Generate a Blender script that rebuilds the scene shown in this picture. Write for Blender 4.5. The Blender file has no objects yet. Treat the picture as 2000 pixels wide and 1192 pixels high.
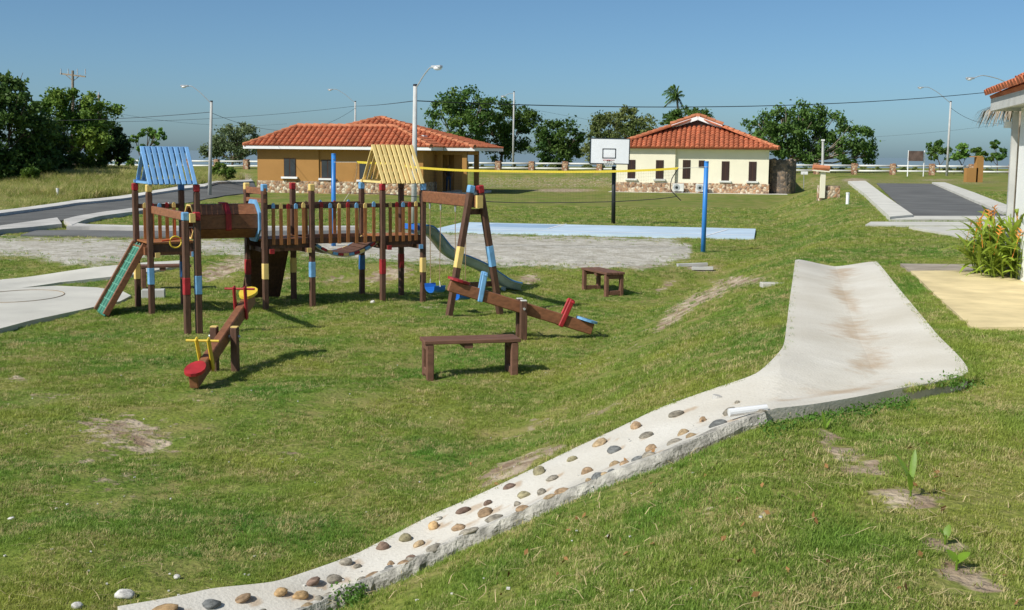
import bpy, bmesh, math, random
import numpy as np
from mathutils import Vector, Matrix, Euler
random.seed(7); RNG = np.random.default_rng(11)
S = bpy.context.scene; COL = S.collection
R = math.radians

# ------------------------------------------------------------------ camera
EYE = 2.65; FPX = 2350.0; PITCH = math.atan(296.0/FPX); ROLL = R(0.6)
fw = Vector((0, math.cos(PITCH), -math.sin(PITCH)))
up0 = Vector((0, math.sin(PITCH), math.cos(PITCH))); ri0 = Vector((1, 0, 0))
cri = ri0*math.cos(ROLL) + up0*math.sin(ROLL); cup = up0*math.cos(ROLL) - ri0*math.sin(ROLL)
cam = bpy.data.cameras.new('camera'); camo = bpy.data.objects.new('camera', cam); COL.objects.link(camo)
M = Matrix((cri, cup, -fw)).transposed().to_4x4(); M.translation = (0, 0, EYE); camo.matrix_world = M
cam.sensor_width = 36.0; cam.lens = 36.0*FPX/2000.0; cam.clip_start = 0.1; cam.clip_end = 30000
S.camera = camo

# ------------------------------------------------------------------ light
SD = Vector((0.88, 0.70, -1.0)).normalized()          # direction the sunlight travels
sun_el = math.asin(-SD.z); sun_az = math.atan2(-SD.x, -SD.y)   # azimuth from +Y towards +X
w = bpy.data.worlds.new('World'); S.world = w; w.use_nodes = True
nt = w.node_tree; nt.nodes.clear()
sky = nt.nodes.new('ShaderNodeTexSky'); sky.sky_type = 'NISHITA'; sky.sun_disc = False
sky.sun_elevation = sun_el; sky.sun_rotation = sun_az
sky.altitude = 0; sky.air_density = 0.6; sky.dust_density = 1.0; sky.ozone_density = 10.0
hsv = nt.nodes.new('ShaderNodeMix'); hsv.data_type = 'RGBA'; hsv.blend_type = 'MULTIPLY'; hsv.inputs[0].default_value = 1.0; hsv.inputs[7].default_value = (1.20, 1.16, 0.915, 1)
bg = nt.nodes.new('ShaderNodeBackground'); bg.inputs[1].default_value = 0.118
wo = nt.nodes.new('ShaderNodeOutputWorld')
nt.links.new(sky.outputs[0], hsv.inputs[6]); nt.links.new(hsv.outputs[2], bg.inputs[0]); nt.links.new(bg.outputs[0], wo.inputs[0])
sl = bpy.data.lights.new('sun', 'SUN'); sl.energy = 4.6; sl.angle = R(0.53); sl.color = (1.0, 0.96, 0.88)
so = bpy.data.objects.new('sun', sl); COL.objects.link(so); so.rotation_euler = SD.to_track_quat('-Z', 'Y').to_euler()
so.location = (-30, -20, 40)
S.view_settings.view_transform = 'Standard'; S.view_settings.look = 'None'
S.view_settings.exposure = 0.0; S.view_settings.gamma = 1.0; S.view_settings.use_curve_mapping = False

# ------------------------------------------------------------------ terrain height and pixel helpers
def sm(t):
    t = np.clip(t, 0, 1); return t*t*(3-2*t)
def fence_y(X): return 105.6-0.25*X
def h(X, Y):
    X = np.asarray(X, float); Y = np.asarray(Y, float)
    xc = np.where(Y < 19, 2.56+0.243*(Y-11.2), np.where(Y < 34, 4.455+0.39*(Y-19), np.where(Y < 62, 10.305+0.18*(Y-34), 15.345+np.minimum(Y-62, 18)*0.36+np.maximum(Y-80, 0)*0.25)))
    wid = 2.7-0.3*sm((Y-22)/8)+0.8*sm((Y-64)/16)
    t = np.clip((xc-X)/wid, 0, 1); s = 1-(0.6*t+0.4*sm(t))
    low = 0.25*sm((Y-23.4)/2.3)-0.2*sm((Y-36)/20)
    plat = 0.96+0.12*sm((Y-45)/35)
    fx = np.clip(X, -60, 60); fy = fence_y(fx); zf = 1.08+0.0055*fx
    low = low+0.75*sm((Y-60)/18)*sm((-X-(0.235*Y-3))/6)*(1-sm((-X-90)/60))
    b = sm((Y-(fy-11))/9.5)
    low = low*(1-b)+zf*b; plat = plat*(1-b)+zf*b
    z = low*(1-s)+plat*s
    near = sm((Y-2)/4)*(1-sm((Y-24)/10))*(1-s*0.7)
    z = z+near*0.022*(np.sin(X*1.7+Y*0.9)+np.sin(X*0.8-Y*1.3+1.0)*0.8)
    return z-9*sm((Y-150)/70)-9*sm((np.abs(X)-190)/120)
def hz(x, y): return float(h(x, y))
CO = Vector((0, 0, EYE))
def ray(px, py): return cri*((px-1000)/FPX)+cup*(-(py-596)/FPX)+fw
def W(px, py, Y):                 # point on the pixel's ray at distance Y
    d = ray(px, py); return CO+d*(Y/d.y)
def G(px, py, dz=0.0):            # where the pixel's ray meets the ground
    d = ray(px, py); d = d/d.y
    Ys = np.concatenate([np.arange(2, 40, 0.02), np.arange(40, 320, 0.1)])
    f = EYE+d.z*Ys-h(d.x*Ys, Ys)-dz
    i = int(np.argmax(f < 0))
    if not f[i] < 0: return CO+d*300
    a = Ys[max(i-1, 0)]; b = Ys[i]
    for _ in range(20):
        m = (a+b)/2
        if EYE+d.z*m-hz(d.x*m, m)-dz < 0: b = m
        else: a = m
    return CO+d*b
def proj(X, Y, Z):
    X = np.asarray(X, float); Y = np.asarray(Y, float); Zr = np.asarray(Z, float)-EYE
    a = X*cri.x+Y*cri.y+Zr*cri.z; b = X*cup.x+Y*cup.y+Zr*cup.z; c = X*fw.x+Y*fw.y+Zr*fw.z
    c = np.where(c < 0.3, 0.3, c)
    return 1000+FPX*a/c, 596-FPX*b/c

# ------------------------------------------------------------------ materials
MATS = {}
def lin(r, g, b):
    f = lambda c: (c/255/12.92) if c/255 <= 0.04045 else ((c/255+0.055)/1.055)**2.4
    return (f(r), f(g), f(b))
def mat(name, col, rough=0.75, var=0.2, scale=6, bump=0.15, bscale=50, spec=0.3, col2=None, stretch=(1, 1, 1), objcol=False, trans=0.0, metal=0.0, coat=0.0, detail=4):
    m = bpy.data.materials.new(name); m.use_nodes = True; n = m.node_tree.nodes; l = m.node_tree.links
    p = n['Principled BSDF']; p.inputs['Roughness'].default_value = rough; p.inputs['Specular IOR Level'].default_value = spec; p.inputs['Metallic'].default_value = metal
    if coat: p.inputs['Coat Weight'].default_value = coat
    tc = n.new('ShaderNodeTexCoord'); mp = n.new('ShaderNodeMapping'); mp.inputs['Scale'].default_value = stretch
    oi = n.new('ShaderNodeObjectInfo')
    l.new(tc.outputs['Object'], mp.inputs['Vector'])
    ad = n.new('ShaderNodeVectorMath'); ad.operation = 'ADD'; l.new(mp.outputs[0], ad.inputs[0])
    mu = n.new('ShaderNodeMath'); mu.operation = 'MULTIPLY'; mu.inputs[1].default_value = 37.0; l.new(oi.outputs['Random'], mu.inputs[0]); l.new(mu.outputs[0], ad.inputs[1])
    ns = n.new('ShaderNodeTexNoise'); ns.inputs['Scale'].default_value = scale; ns.inputs['Detail'].default_value = detail; l.new(ad.outputs[0], ns.inputs['Vector'])
    mx = n.new('ShaderNodeMix'); mx.data_type = 'RGBA'
    rmp = n.new('ShaderNodeMapRange'); rmp.inputs[1].default_value = 0.3; rmp.inputs[2].default_value = 0.7; l.new(ns.outputs[0], rmp.inputs[0]); l.new(rmp.outputs[0], mx.inputs[0])
    c2 = col2 or tuple(min(1, c*(1+var)) for c in col); c1 = col if col2 else tuple(c*(1-var) for c in col)
    if objcol:
        a = n.new('ShaderNodeMix'); a.data_type = 'RGBA'; a.blend_type = 'MULTIPLY'; a.inputs[0].default_value = 1
        mx.inputs[6].default_value = (1-var,)*3+(1,); mx.inputs[7].default_value = (1+var,)*3+(1,)
        l.new(oi.outputs['Color'], a.inputs[6]); l.new(mx.outputs[2], a.inputs[7]); outc = a.outputs[2]
    else:
        mx.inputs[6].default_value = c1+(1,); mx.inputs[7].default_value = c2+(1,); outc = mx.outputs[2]
    br = n.new('ShaderNodeHueSaturation'); rr = n.new('ShaderNodeMapRange'); rr.inputs[3].default_value = 0.9; rr.inputs[4].default_value = 1.1
    l.new(oi.outputs['Random'], rr.inputs[0]); l.new(rr.outputs[0], br.inputs['Value']); l.new(outc, br.inputs['Color'])
    l.new(br.outputs[0], p.inputs['Base Color'])
    if bump:
        nb = n.new('ShaderNodeTexNoise'); nb.inputs['Scale'].default_value = bscale; nb.inputs['Detail'].default_value = 3; l.new(ad.outputs[0], nb.inputs['Vector'])
        bp = n.new('ShaderNodeBump'); bp.inputs['Strength'].default_value = bump; bp.inputs['Distance'].default_value = 0.02
        l.new(nb.outputs[0], bp.inputs['Height']); l.new(bp.outputs[0], p.inputs['Normal'])
    if trans:
        tr = n.new('ShaderNodeBsdfTranslucent'); l.new(br.outputs[0], tr.inputs[0]); ms = n.new('ShaderNodeMixShader'); ms.inputs[0].default_value = trans
        out = n['Material Output']; l.new(p.outputs[0], ms.inputs[1]); l.new(tr.outputs[0], ms.inputs[2]); l.new(ms.outputs[0], out.inputs[0])
    MATS[name] = m; return m

wood = mat('brown_wood', (0.115, 0.058, 0.037), 0.6, 0.3, 5, 0.25, 60, 0.35, stretch=(6, 6, 1))
beamw = mat('red_brown_wood', (0.25, 0.105, 0.05), 0.55, 0.25, 4, 0.2, 60, 0.35, stretch=(3, 3, 6))
picketw = mat('orange_brown_wood', (0.36, 0.14, 0.045), 0.5, 0.28, 6, 0.2, 60, 0.4, stretch=(8, 8, 1))
benchw = mat('bench_wood', (0.17, 0.085, 0.055), 0.7, 0.25, 5, 0.25, 60, 0.3, stretch=(1, 7, 3))
p_red = mat('red_paint', (0.36, 0.022, 0.027), 0.55, 0.3, 7, 0.1, 50, 0.4)
p_blue = mat('sky_blue_paint', (0.18, 0.40, 0.66), 0.55, 0.2, 7, 0.1, 50, 0.4)
p_dblue = mat('deep_blue_paint', (0.035, 0.15, 0.42), 0.45, 0.12, 7, 0.1, 50, 0.4)
p_yel = mat('cream_yellow_paint', (0.80, 0.58, 0.20), 0.5, 0.1, 7, 0.1, 50, 0.4)
p_byel = mat('bright_yellow_paint', (0.78, 0.55, 0.05), 0.5, 0.1, 7, 0.05, 50, 0.4)
slatb = mat('blue_slat_paint', (0.18, 0.38, 0.66), 0.5, 0.12, 5, 0.1, 50, 0.4)
slaty = mat('yellow_slat_paint', (0.82, 0.62, 0.24), 0.5, 0.1, 5, 0.1, 50, 0.4)
conc = mat('pale_concrete', (0.62, 0.60, 0.53), 0.9, 0.12, 1.2, 0.35, 70, 0.2)
concw = mat('old_concrete', (0.56, 0.54, 0.50), 0.9, 0.2, 0.9, 0.3, 60, 0.2)
rough_c = mat('rough_mortar', (0.42, 0.40, 0.35), 0.95, 0.45, 12, 0.7, 55, 0.1)
stone_m = mat('river_stone', (1, 1, 1), 0.85, 0.45, 1.6, 0.4, 60, 0.3, objcol=True)
asph = mat('asphalt', (0.15, 0.15, 0.143), 0.9, 0.2, 0.7, 0.3, 60, 0.2)
white = mat('white_paint', (0.86, 0.86, 0.85), 0.6, 0.04, 3, 0.05, 40, 0.3)
offw = mat('off_white_paint', (0.70, 0.70, 0.66), 0.6, 0.08, 3, 0.05, 40, 0.3)
pvc = mat('white_plastic', (0.82, 0.82, 0.82), 0.35, 0.03, 3, 0, 40, 0.5)
polec = mat('grey_concrete_pole', (0.50, 0.50, 0.48), 0.85, 0.1, 4, 0.1, 40, 0.2)
galv = mat('galvanised_steel', (0.55, 0.56, 0.57), 0.45, 0.1, 6, 0, 40, 0.5, metal=0.5)
black = mat('black_metal', (0.018, 0.024, 0.024), 0.5, 0.1, 6, 0, 40, 0.4)
wirem = mat('black_cable', (0.03, 0.03, 0.035), 0.7, 0.05, 2, 0, 40, 0.2)
rope_m = mat('tan_rope', (0.35, 0.24, 0.14), 0.9, 0.15, 20, 0.2, 90, 0.1)
wrope = mat('pale_rope', (0.7, 0.68, 0.6), 0.9, 0.15, 20, 0.2, 90, 0.1)
ropered = mat('red_rope', (0.5, 0.07, 0.03), 0.8, 0.15, 20, 0.2, 90, 0.1)
green_b = mat('green_board', (0.035, 0.16, 0.105), 0.55, 0.25, 9, 0.2, 60, 0.3)
green_r = mat('pale_green_rope', (0.14, 0.36, 0.27), 0.7, 0.15, 9, 0.1, 60, 0.3)
slide_in = mat('slide_grey_blue', (0.42, 0.52, 0.56), 0.3, 0.2, 4, 0.05, 40, 0.5)
slide_bl = mat('slide_blue', (0.05, 0.22, 0.52), 0.35, 0.1, 4, 0.05, 40, 0.5)
plast_b = mat('blue_plastic', (0.02, 0.16, 0.6), 0.35, 0.08, 4, 0, 40, 0.5)
netpost = mat('blue_steel_paint', (0.03, 0.20, 0.55), 0.4, 0.08, 4, 0.03, 40, 0.5)
band_y = mat('yellow_tape', (0.80, 0.62, 0.06), 0.6, 0.06, 4, 0, 40, 0.3)
court_m = mat('pale_blue_court', (0.50, 0.62, 0.72), 0.7, 0.1, 0.8, 0.15, 60, 0.3)
court_d = mat('blue_grey_court_paint', (0.30, 0.42, 0.55), 0.7, 0.1, 0.8, 0.15, 60, 0.3)
ypath = mat('yellow_path', (0.62, 0.51, 0.29), 0.9, 0.16, 2.5, 0.4, 80, 0.15)
stainc = mat('stained_concrete', (0.42, 0.36, 0.29), 0.9, 0.25, 3, 0.3, 80, 0.15)
orange_w = mat('orange_render', (0.44, 0.235, 0.08), 0.9, 0.07, 1.0, 0.2, 40, 0.1)
yellow_w = mat('cream_render', (0.86, 0.81, 0.63), 0.9, 0.04, 1.0, 0.15, 40, 0.1)
white_w = mat('white_render', (0.82, 0.82, 0.80), 0.9, 0.03, 1.0, 0.15, 40, 0.1)
tile_m = mat('terracotta_tile', (0.46, 0.145, 0.07), 0.8, 0.3, 2.2, 0.2, 20, 0.2)
tile_r = mat('terracotta_ridge', (0.52, 0.20, 0.10), 0.8, 0.25, 2.2, 0.2, 20, 0.2)
glass = mat('dark_window_glass', (0.035, 0.042, 0.05), 0.12, 0.3, 1.5, 0, 40, 0.6)
frame_d = mat('dark_window_frame', (0.06, 0.03, 0.02), 0.5, 0.1, 3, 0, 40, 0.3)
curtain = mat('brown_curtain', (0.05, 0.033, 0.03), 0.8, 0.25, 7, 0, 40, 0.1, stretch=(6, 1, 0.3))
soil = mat('bare_soil', (0.32, 0.24, 0.16), 0.95, 0.25, 5, 0.5, 40, 0.1)
drift = mat('sandy_silt', (0.36, 0.27, 0.18), 0.95, 0.2, 9, 0.5, 60, 0.1)
rockw = mat('white_rock', (0.62, 0.60, 0.55), 0.9, 0.15, 8, 0.5, 40, 0.1)
signm = mat('brown_sign_face', (0.13, 0.09, 0.075), 0.8, 0.35, 2.5, 0, 40, 0.2)
thatch_m = mat('dry_thatch', (0.33, 0.27, 0.20), 0.95, 0.35, 6, 0.3, 40, 0.1)
bark = mat('grey_bark', (0.12, 0.09, 0.065), 0.95, 0.3, 5, 0.6, 20, 0.1)
bark_p = mat('pale_bark', (0.30, 0.25, 0.19), 0.95, 0.25, 5, 0.6, 20, 0.1)
cloth_d = mat('dark_shirt', (0.03, 0.03, 0.04), 0.9, 0.2, 8, 0, 40, 0.1)
cloth_b = mat('blue_jeans', (0.05, 0.08, 0.14), 0.9, 0.2, 8, 0, 40, 0.1)
skin_m = mat('skin', (0.32, 0.17, 0.11), 0.6, 0.05, 8, 0, 40, 0.3)
hair_m = mat('dark_hair', (0.015, 0.011, 0.009), 0.6, 0.1, 8, 0, 40, 0.3)
heli_l = mat('heliconia_leaf', (0.30, 0.40, 0.05), 0.45, 0.35, 3, 0.05, 30, 0.4, trans=0.35)
heli_f = mat('orange_flower', (0.82, 0.34, 0.07), 0.6, 0.25, 6, 0, 30, 0.3, trans=0.2)
sprout = mat('fresh_sprout_leaf', (0.20, 0.34, 0.03), 0.45, 0.2, 8, 0.05, 30, 0.4, trans=0.4)
weed_m = mat('weed_leaf', (0.10, 0.21, 0.03), 0.5, 0.3, 8, 0, 30, 0.3, trans=0.3)

def stonework(name, scale, cols, mortar):
    m = bpy.data.materials.new(name); m.use_nodes = True; n = m.node_tree.nodes; l = m.node_tree.links; p = n['Principled BSDF']
    p.inputs['Roughness'].default_value = 0.9
    tc = n.new('ShaderNodeTexCoord'); v = n.new('ShaderNodeTexVoronoi'); v.inputs['Scale'].default_value = scale
    d = n.new('ShaderNodeTexVoronoi'); d.feature = 'DISTANCE_TO_EDGE'; d.inputs['Scale'].default_value = scale
    for q in (v, d): l.new(tc.outputs['Object'], q.inputs['Vector'])
    rp = n.new('ShaderNodeValToRGB'); rp.color_ramp.interpolation = 'CONSTANT'
    sp = n.new('ShaderNodeSeparateColor'); l.new(v.outputs['Color'], sp.inputs[0]); l.new(sp.outputs[0], rp.inputs[0])
    e = rp.color_ramp.elements
    while len(e) < len(cols): e.new(0.5)
    for i, c in enumerate(cols): e[i].position = i/len(cols); e[i].color = c+(1,)
    st = n.new('ShaderNodeMapRange'); st.inputs[1].default_value = 0.03; st.inputs[2].default_value = 0.09; l.new(d.outputs['Distance'], st.inputs[0])
    mx = n.new('ShaderNodeMix'); mx.data_type = 'RGBA'; l.new(st.outputs[0], mx.inputs[0]); mx.inputs[6].default_value = mortar+(1,); l.new(rp.outputs[0], mx.inputs[7])
    l.new(mx.outputs[2], p.inputs['Base Color'])
    b = n.new('ShaderNodeBump'); b.inputs['Strength'].default_value = 1; b.inputs['Distance'].default_value = 0.06; l.new(d.outputs['Distance'], b.inputs['Height']); l.new(b.outputs[0], p.inputs['Normal'])
    MATS[name] = m; return m
stones_b = stonework('stone_cladding', 5.6, [(0.42, 0.24, 0.13), (0.62, 0.46, 0.30), (0.22, 0.13, 0.08), (0.72, 0.62, 0.47), (0.50, 0.28, 0.15), (0.34, 0.20, 0.12)], (0.36, 0.28, 0.20))
stones_d = stonework('shade_toned_stone', 4.2, [(0.13, 0.10, 0.075), (0.22, 0.16, 0.11), (0.09, 0.075, 0.06), (0.30, 0.21, 0.14)], (0.14, 0.12, 0.10))  # stone colours darkened to carry the shade of the house beside it
stones_p = stonework('post_stone', 6.0, [(0.36, 0.17, 0.09), (0.50, 0.33, 0.20), (0.25, 0.12, 0.07), (0.55, 0.45, 0.33), (0.42, 0.20, 0.10)], (0.25, 0.17, 0.12))

def grassmat(name, a, b, straw, strawamt, trans=0.3):
    m = bpy.data.materials.new(name); m.use_nodes = True; n = m.node_tree.nodes; l = m.node_tree.links; p = n['Principled BSDF']
    p.inputs['Roughness'].default_value = 0.55; p.inputs['Specular IOR Level'].default_value = 0.25
    g = n.new('ShaderNodeNewGeometry'); oi = n.new('ShaderNodeObjectInfo')
    n1 = n.new('ShaderNodeTexNoise'); n1.inputs['Scale'].default_value = 0.55; n1.inputs['Detail'].default_value = 5; l.new(g.outputs['Position'], n1.inputs['Vector'])
    n2 = n.new('ShaderNodeTexNoise'); n2.inputs['Scale'].default_value = 2.3; n2.inputs['Detail'].default_value = 3; l.new(g.outputs['Position'], n2.inputs['Vector'])
    r1 = n.new('ShaderNodeMapRange'); r1.inputs[1].default_value = 0.35; r1.inputs[2].default_value = 0.65; l.new(n1.outputs[0], r1.inputs[0])
    mx = n.new('ShaderNodeMix'); mx.data_type = 'RGBA'; mx.inputs[6].default_value = a+(1,); mx.inputs[7].default_value = b+(1,); l.new(r1.outputs[0], mx.inputs[0])
    ad = n.new('ShaderNodeMath'); ad.operation = 'ADD'; ml = n.new('ShaderNodeMath'); ml.operation = 'MULTIPLY'; ml.inputs[1].default_value = 0.55
    l.new(oi.outputs['Random'], ml.inputs[0]); l.new(ml.outputs[0], ad.inputs[0]); l.new(n2.outputs[0], ad.inputs[1])
    r2 = n.new('ShaderNodeMapRange'); r2.inputs[1].default_value = 0.95-strawamt; r2.inputs[2].default_value = 1.12-strawamt*0.6; l.new(ad.outputs[0], r2.inputs[0])
    m2 = n.new('ShaderNodeMix'); m2.data_type = 'RGBA'; l.new(r2.outputs[0], m2.inputs[0]); l.new(mx.outputs[2], m2.inputs[6]); m2.inputs[7].default_value = straw+(1,)
    hv = n.new('ShaderNodeHueSaturation'); rr = n.new('ShaderNodeMapRange'); rr.inputs[3].default_value = 0.7; rr.inputs[4].default_value = 1.3
    l.new(oi.outputs['Random'], rr.inputs[0]); l.new(rr.outputs[0], hv.inputs['Value']); l.new(m2.outputs[2], hv.inputs['Color'])
    l.new(hv.outputs[0], p.inputs['Base Color'])
    tr = n.new('ShaderNodeBsdfTranslucent'); l.new(hv.outputs[0], tr.inputs[0]); ms = n.new('ShaderNodeMixShader'); ms.inputs[0].default_value = trans
    l.new(p.outputs[0], ms.inputs[1]); l.new(tr.outputs[0], ms.inputs[2]); l.new(ms.outputs[0], n['Material Output'].inputs[0])
    MATS[name] = m; return m
gr_m = grassmat('lawn_blades', (0.15, 0.315, 0.042), (0.37, 0.42, 0.078), (0.54, 0.46, 0.22), 0.105, 0.4)
tall_m = grassmat('tall_grass_blades', (0.24, 0.34, 0.05), (0.42, 0.45, 0.11), (0.55, 0.47, 0.22), 0.26, 0.4)
def leafmat(name, a, b): return grassmat(name, a, b, tuple((x+y)/2*1.5 for x, y in zip(a, b)), 0.05, 0.3)

# ------------------------------------------------------------------ mesh helpers
ORG = {}
class MB:
    def __init__(s): s.v = []; s.f = []; s.mi = []; s.m = 0
    def add(s, vs, fs):
        k = len(s.v); s.v += [tuple(x) for x in vs]
        for f in fs: s.f.append(tuple(i+k for i in f)); s.mi.append(s.m)
        return s
    def box(s, c, size, rot=None):
        c = Vector(c); a = [Vector((x*size[0]/2, y*size[1]/2, z*size[2]/2)) for x in (-1, 1) for y in (-1, 1) for z in (-1, 1)]
        if rot is not None: a = [rot @ q for q in a]
        return s.add([c+q for q in a], [(0, 1, 3, 2), (4, 6, 7, 5), (0, 4, 5, 1), (2, 3, 7, 6), (0, 2, 6, 4), (1, 5, 7, 3)])
    def beam(s, p0, p1, wd, ht, up=(0, 0, 1)):
        p0 = Vector(p0); p1 = Vector(p1); d = (p1-p0); L = d.length; d.normalize(); up = Vector(up)
        if abs(d.dot(up)) > 0.98: up = Vector((0, 1, 0))
        sd = d.cross(up).normalized(); u = sd.cross(d)
        return s.box((p0+p1)/2, (L, wd, ht), Matrix((d, sd, u)).transposed())
    def cyl(s, p0, p1, r0, r1=None, n=8, cap=True):
        p0 = Vector(p0); p1 = Vector(p1); r1 = r0 if r1 is None else r1; d = (p1-p0).normalized()
        a = d.orthogonal().normalized(); b = d.cross(a); vs = []
        for p, r in ((p0, r0), (p1, r1)):
            vs += [p+(a*math.cos(2*math.pi*i/n)+b*math.sin(2*math.pi*i/n))*r for i in range(n)]
        fs = [(i, (i+1) % n, n+(i+1) % n, n+i) for i in range(n)]
        if cap: fs += [tuple(range(n))[::-1], tuple(range(n, 2*n))]
        return s.add(vs, fs)
    def tube(s, pts, r, n=6):
        pts = [Vector(p) for p in pts]; vs = []; K = len(pts); prev = None
        for i, p in enumerate(pts):
            d = (pts[min(i+1, K-1)]-pts[max(i-1, 0)]).normalized()
            a = d.orthogonal().normalized() if prev is None else (prev-d*prev.dot(d)).normalized()
            prev = a; b = d.cross(a); rr = r[i] if hasattr(r, '__len__') else r
            vs += [p+(a*math.cos(2*math.pi*j/n)+b*math.sin(2*math.pi*j/n))*rr for j in range(n)]
        fs = [(i*n+j, i*n+(j+1) % n, (i+1)*n+(j+1) % n, (i+1)*n+j) for i in range(K-1) for j in range(n)]
        fs += [tuple(range(n))[::-1], tuple(range((K-1)*n, K*n))]
        return s.add(vs, fs)
    def prism(s, poly, z0, z1):
        n = len(poly); vs = [(p[0], p[1], z0) for p in poly]+[(p[0], p[1], z1) for p in poly]
        return s.add(vs, [(i, (i+1) % n, n+(i+1) % n, n+i) for i in range(n)]+[tuple(range(n))[::-1], tuple(range(n, 2*n))])
    def mesh(s, name, mats, bevel=0, smooth=False):
        me = bpy.data.meshes.new(name); me.from_pydata(s.v, [], s.f)
        for m in (mats if isinstance(mats, (list, tuple)) else [mats]): me.materials.append(m)
        if any(s.mi): me.polygons.foreach_set('material_index', s.mi)
        bm = bmesh.new(); bm.from_mesh(me)
        if bevel: bmesh.ops.bevel(bm, geom=list(bm.edges), offset=bevel, segments=1, affect='EDGES', clamp_overlap=True)
        bmesh.ops.recalc_face_normals(bm, faces=bm.faces); bm.to_mesh(me); bm.free()
        if smooth: me.polygons.foreach_set('use_smooth', [True]*len(me.polygons))
        me.update(); return me
    def build(s, name, mats, parent=None, bevel=0, smooth=False):
        if parent is not None:
            o = ORG.get(parent.name, Vector((0, 0, 0))); s.v = [(x-o.x, y-o.y, z-o.z) for x, y, z in s.v]
        ob = bpy.data.objects.new(name, s.mesh(name, mats, bevel, smooth)); COL.objects.link(ob)
        if parent is not None: ob.parent = parent; ORG[ob.name] = ORG.get(parent.name, Vector((0, 0, 0)))
        return ob
def inst(name, me, parent, loc, rot=None, scale=None, color=None):
    ob = bpy.data.objects.new(name, me); COL.objects.link(ob); loc = Vector(loc)
    if parent is not None: ob.parent = parent; loc = loc-ORG.get(parent.name, Vector((0, 0, 0)))
    ob.location = loc
    if rot is not None: ob.rotation_euler = rot if not isinstance(rot, Matrix) else rot.to_euler()
    if scale is not None: ob.scale = scale
    if color is not None: ob.color = tuple(color)+(1,)
    return ob
def tag(o, label=None, cat=None, group=None, kind=None):
    if label: o['label'] = label
    if cat: o['category'] = cat
    if group: o['group'] = group
    if kind: o['kind'] = kind
    return o
def thing(name, loc, label, cat, group=None, rz=0.0, local=False):
    o = bpy.data.objects.new(name, None); COL.objects.link(o); o.location = loc; o.rotation_euler = (0, 0, rz); o.empty_display_size = 0.2
    ORG[o.name] = Vector((0, 0, 0)) if local else Vector(loc)
    return tag(o, label, cat, group)
def copy_tree(o, parent=None):
    c = o.copy(); COL.objects.link(c); c.parent = parent
    for ch in o.children: copy_tree(ch, c)
    return c
def resample(pts, n):
    pts = [Vector((p[0], p[1], 0)) for p in pts]; L = [0]
    for a, b in zip(pts, pts[1:]): L.append(L[-1]+(b-a).length)
    out = []
    for i in range(n):
        t = L[-1]*i/(n-1); k = 0
        while k < len(L)-2 and L[k+1] < t: k += 1
        q = (t-L[k])/max(1e-9, L[k+1]-L[k]); out.append(pts[k].lerp(pts[k+1], q))
    return out
FOOT = []            # ground polygons kept free of grass
def drape(name, A, B, off, m, skirt=0.15, n=40, k=4, world=False, foot=True, parent=None):
    A = [a if world else G(*a) for a in A]; B = [b if world else G(*b) for b in B]
    A = resample(A, n); B = resample(B, n); mb = MB(); vs = []
    for a, b in zip(A, B):
        for j in range(k+1):
            p = a.lerp(b, j/k); vs.append((p.x, p.y, hz(p.x, p.y)+off))
    w_ = k+1; fs = [(i*w_+j, i*w_+j+1, (i+1)*w_+j+1, (i+1)*w_+j) for i in range(n-1) for j in range(k)]
    ring = [i*w_ for i in range(n)]+[(n-1)*w_+j for j in range(1, w_)]+[i*w_+k for i in range(n-2, -1, -1)]+[j for j in range(k-1, 0, -1)]
    nb = len(vs); vs += [(vs[i][0], vs[i][1], vs[i][2]-skirt) for i in ring]; m_ = len(ring)
    fs += [(ring[i], ring[(i+1) % m_], nb+(i+1) % m_, nb+i) for i in range(m_)]
    mb.add(vs, fs); ob = mb.build(name, m, parent)
    if foot: FOOT.append([(vs[i][0], vs[i][1]) for i in ring])
    return ob

# ------------------------------------------------------------------ drainage channel lines (pixel tracings laid on the ground)
UP_PX = [(1553,512),(1548,550),(1541,600),(1535,650),(1527,688),(1476,738),(1378,773),(1287,806),(1202,847),(1118,886),(1033,928),(942,972),(850,1012),(753,1062),(655,1107),(595,1128),(532,1147),(417,1160),(333,1178),(230,1196)]
LO_PX = [(1712,515),(1742,552),(1785,605),(1830,660),(1890,735),(1740,771),(1590,799),(1440,832),(1290,896),(1180,938),(1085,978),(990,1020),(890,1064),(800,1106),(715,1142),(652,1170),(590,1200),(510,1232),(430,1255),(330,1285)]
UPW = [G(*p) for p in UP_PX]; LOW = [G(*p) for p in LO_PX]
def smooth_line(P, sub):
    out = []
    for i in range(len(P)-1):
        p0 = P[max(i-1, 0)]; p1 = P[i]; p2 = P[i+1]; p3 = P[min(i+2, len(P)-1)]
        for k in range(sub):
            t = k/sub; a = 0.7
            c = p1*(2*t**3-3*t*t+1)+p2*(-2*t**3+3*t*t)+(p2-p0)*0.5*a*(t**3-2*t*t+t)+(p3-p1)*0.5*a*(t**3-t*t)
            out.append(c)
    out.append(P[-1]); return out
UPS = smooth_line(UPW, 6); LOS = smooth_line(LOW, 6)
chan_poly = [(p.x, p.y) for p in UPS]+[(p.x, p.y) for p in reversed(LOS)]
def in_poly(X, Y, poly):
    X = np.asarray(X); Y = np.asarray(Y); c = np.zeros(X.shape, bool); n = len(poly); j = n-1
    for i in range(n):
        xi, yi = poly[i]; xj, yj = poly[j]
        if yi != yj: c ^= ((yi > Y) != (yj > Y)) & (X < (xj-xi)*(Y-yi)/(yj-yi)+xi)
        j = i
    return c
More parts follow.
